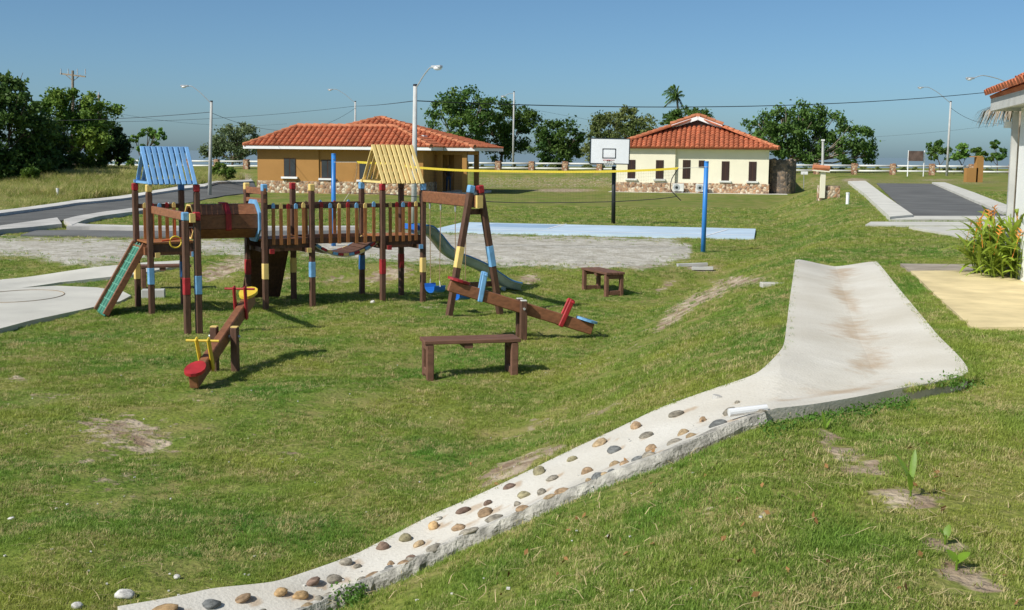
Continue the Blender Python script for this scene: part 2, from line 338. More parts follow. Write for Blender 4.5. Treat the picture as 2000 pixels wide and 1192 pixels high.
def poly_dist(X, Y, poly):
    d = np.full(np.shape(X), 1e9); n = len(poly)
    for i in range(n):
        ax, ay = poly[i]; bx, by = poly[(i+1) % n]; dx, dy = bx-ax, by-ay; L = dx*dx+dy*dy+1e-12
        t = np.clip(((X-ax)*dx+(Y-ay)*dy)/L, 0, 1); d = np.minimum(d, np.hypot(X-ax-t*dx, Y-ay-t*dy))
    return np.where(in_poly(X, Y, poly), -d, d)

# ------------------------------------------------------------------ roads, walks, court
def setting(o): return tag(o, kind='structure')
road = setting(drape('road', [(-60,430),(0,424),(80,413),(150,402),(300,382),(400,369),(495,357)], [(-60,462),(0,451),(60,442),(115,433),(270,411),(400,390),(505,378)], 0.03, asph, n=60, k=6))
setting(drape('sidewalk', [(-60,424),(0,418),(80,407),(150,396),(300,377),(400,364),(490,352)], [(-60,430),(0,424),(80,413),(150,402),(300,382),(400,369),(495,357)], 0.14, concw, n=60))
setting(drape('sidewalk', [(-60,461),(0,450),(60,441),(112,433)], [(-60,474),(0,458),(60,453),(121,446)], 0.14, concw, n=24))
setting(drape('branch_road', [(70,452),(130,451),(275,453),(450,453),(700,452)], [(40,461),(130,462),(275,464),(450,464),(700,463)], 0.03, asph, n=50, k=3))
setting(drape('kerb_walk', [(125,437),(150,430),(200,421),(270,411),(330,401)], [(140,449),(165,438),(195,430),(270,419),(330,407)], 0.14, concw, n=30))
setting(drape('kerb_walk', [(140,443),(170,446),(275,449),(450,450),(700,449)], [(130,451),(170,451),(275,453),(450,453),(700,452)], 0.13, concw, n=40, k=2))
setting(drape('access_road', [(1712,359),(1735,382),(1783,426)], [(1820,360),(1870,382),(1972,426)], 0.03, asph, n=40, k=6))
setting(drape('access_sidewalk', [(1656,358),(1690,385),(1738,432)], [(1690,357),(1722,382),(1783,428)], 0.12, conc, n=40))
setting(drape('access_sidewalk', [(1820,360),(1870,382),(1960,422)], [(1845,360),(1905,382),(2005,422)], 0.12, conc, n=40))
setting(drape('gutter_slab', [(1738,433),(1990,433)], [(1783,426),(1978,426)], 0.06, conc, n=12))
setting(drape('gutter_slab', [(1690,443),(1990,446)], [(1700,437),(1985,437)], 0.05, conc, n=12))
setting(drape('garden_path', [(1775,446),(1840,458),(1895,472)], [(1905,446),(1940,456),(1990,470)], 0.04, conc, n=12))
setting(drape('yellow_path', [(1778,533),(1800,553),(1845,597),(1897,645)], [(2120,534),(2170,553),(2250,597),(2330,648)], 0.03, ypath, n=20, k=6))
setting(drape('path_end_slab', [(1758,518),(1776,532)], [(2100,519),(2118,533)], 0.026, stainc, n=4))
setting(drape('concrete_path', [(-80,564),(0,551),(120,536),(250,521),(365,512)], [(-80,585),(0,572),(120,556),(262,541),(365,521)], 0.05, conc, n=40))
PAD = [(-90,585),(0,570),(110,563),(190,565),(240,574),(256,582),(235,592),(150,613),(60,634),(-90,672)]
padw = [G(*p) for p in PAD]
setting(MB().prism([(p.x, p.y) for p in padw], -0.12, 0.052).build('concrete_pad', conc)); FOOT.append([(p.x, p.y) for p in padw])
cc = G(38, 588); rim_pts = [(cc.x+0.72*math.cos(a)*1.0, cc.y+0.95*math.sin(a), 0.056) for a in np.linspace(0, 2*math.pi, 49)]
setting(MB().tube(rim_pts, 0.008, 4).build('pad_joint_ring', drift))
# court slab
CZ = 0.30
def onz(px, py, z): d = ray(px, py); return CO+d*((z-EYE)/d.z)
cq = [onz(838, 450, CZ), onz(1473, 465, CZ), onz(1476, 447, CZ), onz(905, 434, CZ)]
court = setting(MB().prism([(p.x, p.y) for p in cq], CZ-0.5, CZ).build('basketball_court', court_m)); FOOT.append([(p.x, p.y) for p in cq])
def cpt(px, py): d = ray(px, py); q = CO+d*((CZ-EYE)/d.z); return (q.x, q.y)
MB().prism([cpt(968, 437), cpt(1098, 440), cpt(1072, 446), cpt(930, 442)], CZ+0.002, CZ+0.005).build('painted_key', court_d, court)
for a, b in (((1070,447),(1106,438)),((1372,463),(1420,449)),((880,447),(1471,460))):
    pa = Vector(cpt(*a)); pb = Vector(cpt(*b)); nn = (pb-pa).orthogonal().normalized()*0.035
    MB().prism([tuple(pa+nn), tuple(pb+nn), tuple(pb-nn), tuple(pa-nn)], CZ+0.006, CZ+0.009).build('court_line', white, court)

# ------------------------------------------------------------------ ground sheet
def axis(segs):
    out = [segs[0][0]]
    for a, b, st in segs:
        n = max(1, int(round((b-a)/st))); out += [a+(b-a)*(i+1)/n for i in range(n)]
    return np.array(out)
ax = axis([(-420,-120,15),(-120,-40,3),(-40,-16,0.6),(-16,-9,0.25),(-9,9,0.11),(9,16,0.3),(16,45,0.7),(45,120,3),(120,420,15)])
ay = axis([(-60,-2,3),(-2,3.6,0.3),(3.6,16,0.085),(16,28,0.13),(28,50,0.35),(50,112,0.8),(112,160,3),(160,260,10)])
GX, GY = np.meshgrid(ax, ay); GZ = h(GX, GY)
PX, PY = proj(GX, GY, GZ)
cd = poly_dist(GX, GY, chan_poly)
lo_line = np.full(GX.shape, 1e9)
for a, b in zip(LOS[21:], LOS[22:]):
    dx, dy = b.x-a.x, b.y-a.y; t = np.clip(((GX-a.x)*dx+(GY-a.y)*dy)/(dx*dx+dy*dy+1e-9), 0, 1)
    lo_line = np.minimum(lo_line, np.hypot(GX-a.x-t*dx, GY-a.y-t*dy))
GZ = GZ-0.22*np.clip((0.02-cd)/0.1, 0, 1)-0.06*np.clip(1.2-lo_line/0.3, 0, 1)
bm_ = sm((cd-.12)/.3)*sm((GY-4)/2)*(1-sm((GY-26)/6)); GZ = GZ+bm_*(0.016*np.sin(GX*4.3+1.7*np.sin(GY*2.1))*np.sin(GY*3.7+1.3*np.sin(GX*1.9))+0.010*np.sin(GX*9.1+GY*5.3)*np.sin(GY*8.3-GX*3.1)+0.035*np.exp(-((GX-2.56-0.243*(GY-11.2)+1.0)/0.35)**2)*np.sin(GY*1.9))
for poly in FOOT:
    xs = [p[0] for p in poly]; ys = [p[1] for p in poly]
    sel = (GX > min(xs)) & (GX < max(xs)) & (GY > min(ys)) & (GY < max(ys))
    if sel.any():
        ins = in_poly(GX[sel], GY[sel], poly); z_ = GZ[sel]; z_[ins] -= 0.05; GZ[sel] = z_
def blob(px, py, rx, ry, ang=0.0):
    c, s_ = math.cos(ang), math.sin(ang); dx = PX-px; dy = PY-py
    return np.clip(1.35-np.sqrt(((dx*c+dy*s_)/rx)**2+((-dx*s_+dy*c)/ry)**2), 0, 1)
DIRT_B = [(235,840,130,42,0.1,.7),(250,850,210,80,.1,.42),(180,950,220,60,0,.36),(520,880,180,50,0,.33),(700,800,200,40,0,.3),(1700,930,180,90,.4,.36),(1450,980,160,50,-.2,.33),(120,775,90,12,0,.5),(290,870,60,24,0,.8),(30,740,40,10,0,.6),(160,900,60,20,0,.5),(1000,912,90,20,-.45,1),(930,950,60,12,-.45,.7),(1075,882,40,12,-.45,.9),
  (1370,585,110,18,-.42,.85),(1310,625,50,12,-.55,.9),(1440,552,70,12,-.1,.95),(1330,600,130,30,-.5,.45),(1230,690,120,30,-.5,.38),(1060,830,140,26,-.45,.38),(1300,560,30,9,-.5,.7),(1180,800,80,10,-.4,.6),(1260,740,70,8,-.5,.5),(1330,700,60,8,-.5,.5),
  (1640,880,55,20,.3,.85),(1690,915,60,22,.3,.8),(1775,975,75,28,.2,.9),(1840,1060,60,25,.3,.8),(1890,1130,90,35,.3,.95),(1620,850,40,12,.2,.8),(1480,1000,70,18,-.2,.55),(1560,960,40,12,0,.5),(1300,970,60,12,-.2,.5),(1270,890,50,10,0,.4),
  (760,535,80,22,-.2,.7),(660,545,50,18,0,.5),(430,530,60,24,-.3,.75),(470,515,50,20,-.2,.8),(560,540,60,20,0,.4),(300,525,40,10,0,.5),(950,520,60,12,0,.5),(1035,545,25,14,0,.8),(1240,520,90,10,0,.6),
  (700,970,40,10,-.3,.4),(560,900,60,10,0,.35),(450,960,50,14,0,.4),(600,760,90,10,0,.35),(840,600,30,6,0,.6),(380,780,60,10,0,.4),(860,745,40,8,0,.5),(620,605,30,8,0,.5),(240,930,60,20,0,.45),(1000,745,30,8,0,.4),(480,1050,70,18,0,.35),(90,1000,60,20,0,.4),(330,1090,50,14,0,.35),(1750,1180,100,14,0,.45),(1200,1120,60,14,0,.35),
  (150,545,150,10,-.1,.7),(1370,525,40,8,0,.8),(1100,372,90,5,0,.8),(1670,352,30,5,0,.9),(1830,352,60,4,0,.6),(1600,440,50,5,0,.5),(470,348,30,12,0,.8),(1560,415,60,10,0,.35)]
dirt = np.zeros(GX.shape)
for b in DIRT_B: dirt = np.maximum(dirt, blob(*b[:5])*b[5])
def pxpoly(poly, soft): return np.clip(0.5-poly_dist(PX, PY, poly)/soft, 0, 1)
sand = pxpoly([(560,478),(700,458),(820,453),(1000,461),(1300,468),(1350,478),(1345,505),(1250,524),(1000,519),(830,512),(720,505),(600,497)], 34)
sand = np.maximum(sand, 0.85*pxpoly([(-80,462),(270,466),(480,468),(540,480),(500,500),(300,498),(250,515),(120,520),(40,500),(-80,508)], 36))
dirt = np.maximum(dirt, 0.5*pxpoly([(925,345),(1195,343),(1200,368),(925,370)], 8)); dirt = np.maximum(dirt, 0.42*pxpoly([(1560,346),(1960,350),(1960,362),(1560,372)], 8))
for q in (sand, dirt): q[(GY < 3.5) | (GY > 115)] = 0
me = bpy.data.meshes.new('ground'); nx, ny = len(ax), len(ay)
vv = np.stack([GX, GY, GZ], -1).reshape(-1, 3)
ii = (np.arange(ny-1)[:, None]*nx+np.arange(nx-1)[None, :]).reshape(-1)
quads = np.stack([ii, ii+1, ii+nx+1, ii+nx], -1)
me.vertices.add(len(vv)); me.vertices.foreach_set('co', vv.reshape(-1)); me.loops.add(quads.size); me.loops.foreach_set('vertex_index', quads.reshape(-1).astype(np.int32))
me.polygons.add(len(quads)); me.polygons.foreach_set('loop_start', np.arange(0, quads.size, 4, dtype=np.int32)); me.polygons.foreach_set('use_smooth', np.ones(len(quads), bool))
me.update(); me.validate()
for nm, arr in (('dirt', dirt), ('sand', sand)):
    at = me.attributes.new(nm, 'FLOAT', 'POINT'); at.data.foreach_set('value', arr.reshape(-1).astype(np.float32))
gm = bpy.data.materials.new('ground'); gm.use_nodes = True; n = gm.node_tree.nodes; l = gm.node_tree.links; p = n['Principled BSDF']; p.inputs['Roughness'].default_value = 0.95; p.inputs['Specular IOR Level'].default_value = 0.1
g = n.new('ShaderNodeNewGeometry')
def noise(sc, det=4):
    q = n.new('ShaderNodeTexNoise'); q.inputs['Scale'].default_value = sc; q.inputs['Detail'].default_value = det; l.new(g.outputs['Position'], q.inputs['Vector']); return q.outputs[0]
def rng(x, a, b, lo=0.0, hi=1.0):
    q = n.new('ShaderNodeMapRange'); q.inputs[1].default_value = a; q.inputs[2].default_value = b; q.inputs[3].default_value = lo; q.inputs[4].default_value = hi; l.new(x, q.inputs[0]); return q.outputs[0]
def mixc(f, a, b):
    q = n.new('ShaderNodeMix'); q.data_type = 'RGBA'; l.new(f, q.inputs[0])
    for k, c in ((6, a), (7, b)):
        if isinstance(c, tuple): q.inputs[k].default_value = c+(1,)
        else: l.new(c, q.inputs[k])
    return q.outputs[2]
def mth(op, a, b):
    q = n.new('ShaderNodeMath'); q.operation = op
    for k, c in ((0, a), (1, b)):
        if isinstance(c, (int, float)): q.inputs[k].default_value = c
        else: l.new(c, q.inputs[k])
    return q.outputs[0]
def attr(nm):
    q = n.new('ShaderNodeAttribute'); q.attribute_name = nm; return q.outputs['Fac']
gc = mixc(rng(noise(0.55, 5), .35, .65), (0.13, 0.20, 0.03), (0.24, 0.265, 0.05))
gc = mixc(rng(noise(0.09, 3), .4, .65, 0, .5), gc, (0.25, 0.24, 0.07))
gc = mixc(rng(noise(9, 5), .55, .75, 0, .7), gc, (0.34, 0.28, 0.13))
gc = mixc(rng(noise(30, 4), .35, .62, .55, 0), gc, (0.07, 0.11, 0.018))
gc = mixc(rng(noise(1.4, 6), .44, .66, 0, .8), gc, (0.30, 0.25, 0.10))
gc = mixc(rng(noise(0.3, 6), .52, .66, 0, .5), gc, (0.12, 0.21, 0.03))
soilc = mixc(rng(noise(4, 5), .35, .65), (0.25, 0.175, 0.115), (0.52, 0.43, 0.31))
sandc = mixc(rng(noise(3.0, 6), .35, .65), (0.40, 0.365, 0.30), (0.60, 0.57, 0.50))
sandc = mixc(rng(noise(14, 5), .52, .70, 0, .7), sandc, (0.22, 0.21, 0.11))
dm = rng(mth('ADD', attr('dirt'), mth('MULTIPLY', noise(6.5, 8), 1.7)), 1.32, 1.52)
smk = rng(mth('ADD', attr('sand'), mth('MULTIPLY', noise(2.2, 6), .9)), .80, 1.05)
gc = mixc(dm, gc, soilc); gc = mixc(smk, gc, sandc); l.new(gc, p.inputs['Base Color'])
bp = n.new('ShaderNodeBump'); bp.inputs['Strength'].default_value = 0.7; bp.inputs['Distance'].default_value = 0.05; l.new(noise(22, 6), bp.inputs['Height']); l.new(bp.outputs[0], p.inputs['Normal'])
me.materials.append(gm); ground = bpy.data.objects.new('ground', me); COL.objects.link(ground); setting(ground)
# sea
seam = bpy.data.materials.new('hazed_sea_water'); seam.use_nodes = True; p = seam.node_tree.nodes['Principled BSDF']
p.inputs['Base Color'].default_value = (0.20, 0.27, 0.30, 1); p.inputs['Roughness'].default_value = 0.5; p.inputs['IOR'].default_value = 1.33  # pale base colour stands in for haze over the distant water
tn = seam.node_tree.nodes.new('ShaderNodeTexNoise'); tn.inputs['Scale'].default_value = 900; tn.inputs['Detail'].default_value = 4
tb = seam.node_tree.nodes.new('ShaderNodeBump'); tb.inputs['Strength'].default_value = 0.25; seam.node_tree.links.new(tn.outputs[0], tb.inputs['Height']); seam.node_tree.links.new(tb.outputs[0], p.inputs['Normal'])
setting(MB().add([(-15000,-300,-5),(15000,-300,-5),(15000,22000,-5),(-15000,22000,-5)], [(0,1,2,3)]).build('sea', seam))

# ------------------------------------------------------------------ drainage channel with embedded stones
dc = thing('drainage_channel', LOS[24], 'pale concrete drainage channel bending into a chute set with cobbles', 'drain')
K = 20; nS = len(UPS); vs = []; fs = []
def cs(i, t):
    a, b = UPS[i], LOS[i]; p_ = a.lerp(b, t); z = hz(p_.x, p_.y)+0.035
    f = i/(nS-1); dip = 0.10 if i < 30 else 0.10-0.03*f
    c = 0.5 if i < 24 else 0.55
    v = max(0.0, 1-abs(t-c)/(c if t < c else 1-c)); v = v*v*(3-2*v)*0.6+v*0.4
    return Vector((p_.x, p_.y, z-dip*v))
for i in range(nS):
    for j in range(K+1): vs.append(cs(i, j/K))
fs = [(i*(K+1)+j, i*(K+1)+j+1, (i+1)*(K+1)+j+1, (i+1)*(K+1)+j) for i in range(nS-1) for j in range(K)]
ring = [i*(K+1) for i in range(nS)]+[(nS-1)*(K+1)+j for j in range(1, K+1)]+[i*(K+1)+K for i in range(nS-2, -1, -1)]+[j for j in range(K-1, 0, -1)]
nb = len(vs); vs += [vs[i]-Vector((0, 0, 0.17)) for i in ring]; m_ = len(ring)
fs += [(ring[i], ring[(i+1) % m_], nb+(i+1) % m_, nb+i) for i in range(m_)]
chm = bpy.data.materials.new('channel_concrete'); chm.use_nodes = True; n = chm.node_tree.nodes; l = chm.node_tree.links; p = n['Principled BSDF']; p.inputs['Roughness'].default_value = 0.9; p.inputs['Specular IOR Level'].default_value = 0.15
g = n.new('ShaderNodeNewGeometry')
cc_ = mixc(rng(noise(1.3, 5), .3, .7), (0.56, 0.52, 0.44), (0.68, 0.65, 0.58))
cc_ = mixc(rng(noise(40, 4), .55, .75, 0, .35), cc_, (0.40, 0.37, 0.31))
cc_ = mixc(rng(noise(0.7, 7), .55, .7, 0, .35), cc_, (0.44, 0.42, 0.37))
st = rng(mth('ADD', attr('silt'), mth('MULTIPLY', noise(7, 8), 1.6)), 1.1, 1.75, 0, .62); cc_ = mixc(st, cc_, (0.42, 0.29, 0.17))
l.new(cc_, p.inputs['Base Color']); bp = n.new('ShaderNodeBump'); bp.inputs['Strength'].default_value = 0.35; bp.inputs['Distance'].default_value = 0.015; l.new(noise(45, 5), bp.inputs['Height']); l.new(bp.outputs[0], p.inputs['Normal'])
mbc = MB(); mbc.add(vs, fs); slab = mbc.build('channel_slab', chm, dc, smooth=False)
sv = np.zeros(len(slab.data.vertices), np.float32); SLV = [tuple(v.co+dc.location) for v in slab.data.vertices]
for i in range(nS):
    for j in range(K+1):
        t = j/K; ce = (0.5+.05*math.sin(i*.7)) if i < 26 else .66; sv[i*(K+1)+j] = max(0, 1-abs(t-ce)/(0.22+.08*math.sin(i*.45)))*((.75+.3*math.sin(i*.9)) if 1 < i < 36 else 0.3)
at = slab.data.attributes.new('silt', 'FLOAT', 'POINT'); at.data.foreach_set('value', sv)
# mortar kerb along the lower edge of the chute
kb = MB(); pr = []
kl = LOS[40:]
for i, p_ in enumerate(kl):
    d = (kl[min(i+1, len(kl)-1)]-kl[max(i-1, 0)]); d.z = 0; d.normalize(); nrm = Vector((d.y, -d.x, 0))
    if nrm.y > 0: nrm = -nrm
    z = hz(p_.x, p_.y)+0.05; jr = [random.uniform(-.012, .012) for _ in range(5)]
    pr += [p_-nrm*0.012+Vector((0, 0, z-p_.z-0.06)), p_-nrm*0.008+Vector((0, 0, z-p_.z-.008+jr[0]*.4)), p_+nrm*0.035+Vector((0, 0, z-p_.z-0.004+jr[1]*.5)), p_+nrm*(0.06+jr[2])+Vector((0, 0, z-p_.z-0.05+jr[3])), p_+nrm*(0.075+jr[4])+Vector((0, 0, z-p_.z-0.2))]
kb.add(pr, [(i*5+j, i*5+j+1, (i+1)*5+j+1, (i+1)*5+j) for i in range(len(kl)-1) for j in range(4)]+[(4, 3, 2, 1, 0)])
kb.build('mortar_kerb', rough_c, dc)
# cobbles
def stone_mesh(seed):
    rr = random.Random(seed); bm = bmesh.new(); bmesh.ops.create_icosphere(bm, subdivisions=2, radius=1)
    ph = [rr.uniform(0, 6) for _ in range(6)]
    for v in bm.verts:
        c = v.co; f = 1+0.10*math.sin(2.3*c.x+ph[0])+0.10*math.sin(2.7*c.y+ph[1])+0.08*math.sin(3.1*c.z+ph[2])+0.06*math.sin(5*c.x*c.y+ph[3]); v.co = c*f
    for _ in range(5):
        nrm = Vector((rr.gauss(0, 1), rr.gauss(0, 1), rr.gauss(0, 1))).normalized(); lim = rr.uniform(.72, .92)
        for v in bm.verts:
            dd_ = v.co.dot(nrm)
            if dd_ > lim: v.co -= nrm*(dd_-lim)*.85
    m_ = bpy.data.meshes.new('stone'); bm.to_mesh(m_); bm.free(); m_.materials.append(stone_m); m_.polygons.foreach_set('use_smooth', [True]*len(m_.polygons)); return m_
SM = [stone_mesh(i) for i in range(8)]
TAN = (0.36, 0.265, 0.155); BRN = (0.27, 0.185, 0.11); GRY = (0.24, 0.215, 0.17); SLT = (0.15, 0.155, 0.15); DKB = (0.17, 0.115, 0.085); OLV = (0.27, 0.24, 0.14); ORG_ = (0.37, 0.245, 0.12); PAL = (0.5, 0.47, 0.4)
Z7 = [(1325,250,80,58,GRY),(1482,271,42,42,BRN),(1640,238,70,62,GRY),(1567,318,95,58,SLT),(1380,353,56,50,TAN),(1108,330,62,70,BRN),(1168,381,72,50,GRY),(1430,392,55,35,TAN),(1330,428,75,42,GRY),(1200,427,72,48,BRN),(901,418,72,50,TAN),(988,451,72,58,SLT),(986,534,50,36,TAN),(1052,545,55,36,BRN),(1118,518,62,42,SLT),(1182,493,72,42,GRY),(743,505,52,48,OLV),(582,573,72,66,OLV),(668,602,60,42,GRY),(823,573,62,60,BRN),(897,607,64,46,SLT),(952,597,50,30,TAN),(1000,577,44,26,SLT),(850,636,36,22,TAN),(722,688,78,56,BRN),(594,690,52,50,GRY),(637,720,62,40,TAN),(484,698,68,52,OLV),(392,668,62,40,DKB),(287,746,52,42,DKB),(500,778,70,58,BRN),(444,757,38,36,GRY),(150,797,76,54,DKB),(286,805,90,60,BRN),(322,850,92,62,GRY),(145,873,75,50,BRN),(160,912,60,34,GRY),(205,915,90,54,GRY),(1675,180,26,24,GRY),(1800,252,46,22,GRY)]
Z6 = [(1990,345,44,50,DKB),(1855,432,62,66,ORG_),(1857,388,40,30,PAL),(1712,485,66,66,OLV),(1550,548,66,64,DKB),(1760,530,70,46,TAN),(1862,516,46,36,GRY),(1985,425,50,50,TAN),(1716,592,52,44,DKB),(1855,565,84,50,GRY),(1352,626,64,60,GRY),(1437,628,40,26,GRY),(1610,622,36,40,BRN),(1607,675,56,42,SLT),(1690,640,70,32,BRN),(1732,616,60,30,GRY),(1517,703,74,48,BRN),(1455,744,70,34,GRY),(1173,727,78,56,DKB),(1290,722,80,58,GRY),(980,796,72,56,ORG_),(1098,820,86,72,ORG_),(793,828,92,54,BRN),(588,858,94,60,SLT),(348,875,150,60,ORG_),(1207,836,52,50,GRY),(1260,818,58,40,GRY),(1330,797,60,36,SLT),(1140,878,60,30,TAN),(915,884,50,24,GRY)]
ST = [(850+a/2.8386, 720+b/2.8386, c/2.8386, d/2.8386, e) for a, b, c, d, e in Z7]+[(200+a/2.857, 880+b/2.857, c/2.857, d/2.857, e) for a, b, c, d, e in Z6]
CHQ = [cs(i, j/20) for i in range(24, nS) for j in range(21)]; CHA = np.array([tuple(q) for q in CHQ]); CHX, CHY = proj(CHA[:, 0], CHA[:, 1], CHA[:, 2])
def chute_hit(px, py):
    return CHQ[int(np.argmin((CHX-px)**2+(CHY-py)**2))].copy()
for k, (px, py, wpx, hpx, colr) in enumerate(ST):
    q = chute_hit(px, py+2); sc = FPX/q.y; a = wpx/sc/2*1.25; b = a*random.uniform(0.7, 0.95); c = max(hpx/sc/2, 0.018)*0.9
    fv_ = random.uniform(.9, 1.4); cv = tuple(min(1, x*fv_) for x in colr)
    inst('stone', SM[k % 8], dc, q+Vector((0, 0, c*0.22)), Euler((random.uniform(-.2, .2), random.uniform(-.45, -.1), random.uniform(-.5, .5))), (a, b, c), cv)
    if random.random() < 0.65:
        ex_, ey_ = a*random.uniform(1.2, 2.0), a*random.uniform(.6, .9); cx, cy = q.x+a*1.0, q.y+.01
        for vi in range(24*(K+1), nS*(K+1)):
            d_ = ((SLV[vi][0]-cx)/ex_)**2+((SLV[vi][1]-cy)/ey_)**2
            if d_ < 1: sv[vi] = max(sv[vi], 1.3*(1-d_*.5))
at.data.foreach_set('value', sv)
q = chute_hit(1400, 780); MB().cyl(q+Vector((0, 0, -.02)), q+Vector((0.006, 0, .012)), 0.045, 0.042, 16).build('drain_cap', concw, dc, smooth=False)

# ------------------------------------------------------------------ wooden play structure
O = G(297, 614); C2 = G(826, 588); O.z = 0; C2.z = 0
UV = (C2-O); LU = UV.length; UV.normalize(); VV = Vector((-UV.y, UV.x, 0)); SCU = LU/4.70
U0, U1, U2, U3, U4, U5 = [x*SCU for x in (0, .74, 1.84, 2.65, 3.93, 4.70)]; DV = 0.92; DK = 1.14
def T(u, v, z): return O+UV*u+VV*v+Vector((0, 0, z))
RP = Matrix((UV, VV, Vector((0, 0, 1)))).transposed()       # local play frame -> world
play = thing('play_structure', T(U2, .46, 0), 'wooden play structure of towers, tunnel, bridge and slide with blue and yellow slatted roofs', 'playground')
def post(u, v, cap, band, ht=2.10, bz=(.5, .78), sz=.092):
    b = T(u, v, 0); g0 = hz(b.x, b.y)-0.15
    po = MB().beam((b.x, b.y, g0), (b.x, b.y, ht-0.12), sz, sz, UV).build('post', wood, play, bevel=.014)
    MB().beam((b.x, b.y, ht-.12), (b.x, b.y, ht), sz+.003, sz+.003, UV).build('post_cap', cap, po, bevel=.012)
    if band: MB().beam((b.x, b.y, bz[0]), (b.x, b.y, bz[1]), sz+.006, sz+.006, UV).build('paint_band', band, po, bevel=.012)
    return po
post(U0, DV, p_red, p_yel); post(U0, 0, p_yel, p_blue); post(U1, DV, p_dblue, p_dblue); post(U1, 0, p_red, p_red)
post(U2, 0, p_blue, p_yel); post(U2, DV, p_yel, p_red); post(U3, 0, p_yel, p_blue); post(U3, DV, p_red, p_yel)
post(U4, 0, p_red, p_red); post(U4, DV, p_blue, p_dblue); post(U5, 0, p_blue, p_yel); post(U5, DV, wood, p_red)
# decks
for ua, ub, c1, c2 in ((U0, U1, p_yel, p_blue), (U2, U3, p_red, p_yel), (U4, U5, p_red, p_blue)):
    dk = MB()
    for v in (0.055, DV-.055): dk.beam(T(ua-.04, v, DK-.06), T(ub+.04, v, DK-.06), .045, .12)
    dko = dk.build('deck', wood, play)
    nP = 8; pm = MB().beam(T(ua, 0, 0)-T(ua, 0, 0), T(ub-ua, 0, 0)-T(0, 0, 0), (DV-.06)/nP-.012, .03).mesh('plank', picketw, .004)
    for i in range(nP): inst('plank', pm, dko, T(ua, .03+(i+.5)*(DV-.06)/nP, DK+.018))
    for v_, cc2 in ((.2, c1), (.72, c2)): 
        MB().beam(T(ua-.02, v_, DK-.15), T(ub+.02, v_, DK-.15), .07, .07).build('joist', wood, play)
    for uu, cc2 in ((ua+.09, c1), (ub-.09, c2)): MB().beam(T(uu, -.09, DK-.16), T(uu, DV+.06, DK-.16), .07, .075).build('joist', wood, play); MB().beam(T(uu, -.115, DK-.16), T(uu, -.09, DK-.16), .074, .079).build('joist_end', cc2, play)
# picket railings
def picket_mesh(tip):
    mb = MB(); wd, th, H = .056, .022, .70
    mb.box((0, 0, (H-.09)/2), (wd, th, H-.09)); mb.m = 1; z0 = H-.09+.0005; pts = [(-wd/2-.001, z0), (wd/2+.001, z0), (wd/2+.001, H-.03), (wd/4, H-.006), (0, H), (-wd/4, H-.006), (-wd/2-.001, H-.03)]
    vs = [(x, -th/2-.001, z) for x, z in pts]+[(x, th/2+.001, z) for x, z in pts]; k = len(pts)
    mb.add(vs, [tuple(range(k)), tuple(range(k, 2*k))[::-1]]+[(i, (i+1) % k, k+(i+1) % k, k+i) for i in range(k)]); return mb.mesh('picket', [picketw, tip])
PKM = {c: picket_mesh(m) for c, m in (('r', p_red), ('b', p_blue), ('y', p_yel))}
def railing(u0, u1, v, seq, side, zt=1.72, zb=1.13, along='u'):
    P = (lambda a, dv, z: T(a, v+dv, z)) if along == 'u' else (lambda a, dv, z: T(v+dv, a, z))
    rl = MB().beam(P(u0, 0, zb), P(u1, 0, zb), .035, .10).build('railing', wood, play, bevel=.005); MB().beam(P(u0, 0, zt), P(u1, 0, zt), .035, .075).build('top_rail', wood, rl, bevel=.005)
    n_ = len(seq)
    for i, c in enumerate(seq):
        a = u0+(u1-u0)*(i+.75)/(n_+.5); rot = RP.copy() if along == 'u' else RP @ Matrix.Rotation(R(90), 3, 'Z')
        inst('picket', PKM[c], rl, P(a, side*.031, zb-.05)+Vector((0, 0, random.uniform(-.012, .012))), rot)
railing(U2+.05, U3-.05, .02, 'byrby', -1)
railing(U4+.05, U5-.05, .02, 'yrbry', -1)
railing(U3+.05, U4-.05, .02, 'rbyrbyb', -1)
railing(U3+.05, U4-.05, DV-.02, 'ybrb', 1)
railing(U0+.05, U1-.05, DV-.02, 'yrbry', -1)
railing(.07, DV-.07, U5-.02, '', 1, along='v')
# tunnel (eight staves) with red strap and end rings
tun = MB(); TR = .285; cz = DK+.335; cv = DV/2
def octp(u, r, k): a = R(22.5+45*k); return T(u, cv+r*math.cos(a), cz+r*math.sin(a))
ro = TR/math.cos(R(22.5))
tr_ = MB()
for u in (U1+.03, (U1+U2)/2, U2-.03):
    for k in range(8): tr_.beam(octp(u, ro-.045, k), octp(u, ro-.045, k+1), .04, .02)
tno = tr_.build('tunnel', wood, play)
for k in range(8):
    for q, (ua, ub) in enumerate(((U1+.01, U2-.06),)):
        a0, a1, b0, b1 = octp(ua, ro, k), octp(ua, ro, k+1), octp(ua, ro-.028, k), octp(ua, ro-.028, k+1); g_ = .006
        e = (a1-a0).normalized()*g_; L_ = UV*(ub-ua)
        vs = [a0+e, a1-e, b1-e, b0+e]; MB().add(vs+[x+L_ for x in vs], [(0,1,2,3),(7,6,5,4),(0,4,5,1),(1,5,6,2),(2,6,7,3),(3,7,4,0)]).build('stave', beamw, tno)
for k in (1, 2, 3, 4):
    ua = (U1+U2)/2-.04; a0, a1 = octp(ua, ro+.004, k), octp(ua, ro+.004, k+1); c0, c1 = octp(ua, ro+.03, k), octp(ua, ro+.03, k+1); L_ = UV*.09
    if k == 4: a1 = a0.lerp(a1, .1); c1 = c0.lerp(c1, .1)
    vs = [a0, a1, c1, c0]; MB().add(vs+[x+L_ for x in vs], [(0,1,2,3),(7,6,5,4),(0,4,5,1),(1,5,6,2),(2,6,7,3),(3,7,4,0)]).build('strap', p_red, tno)
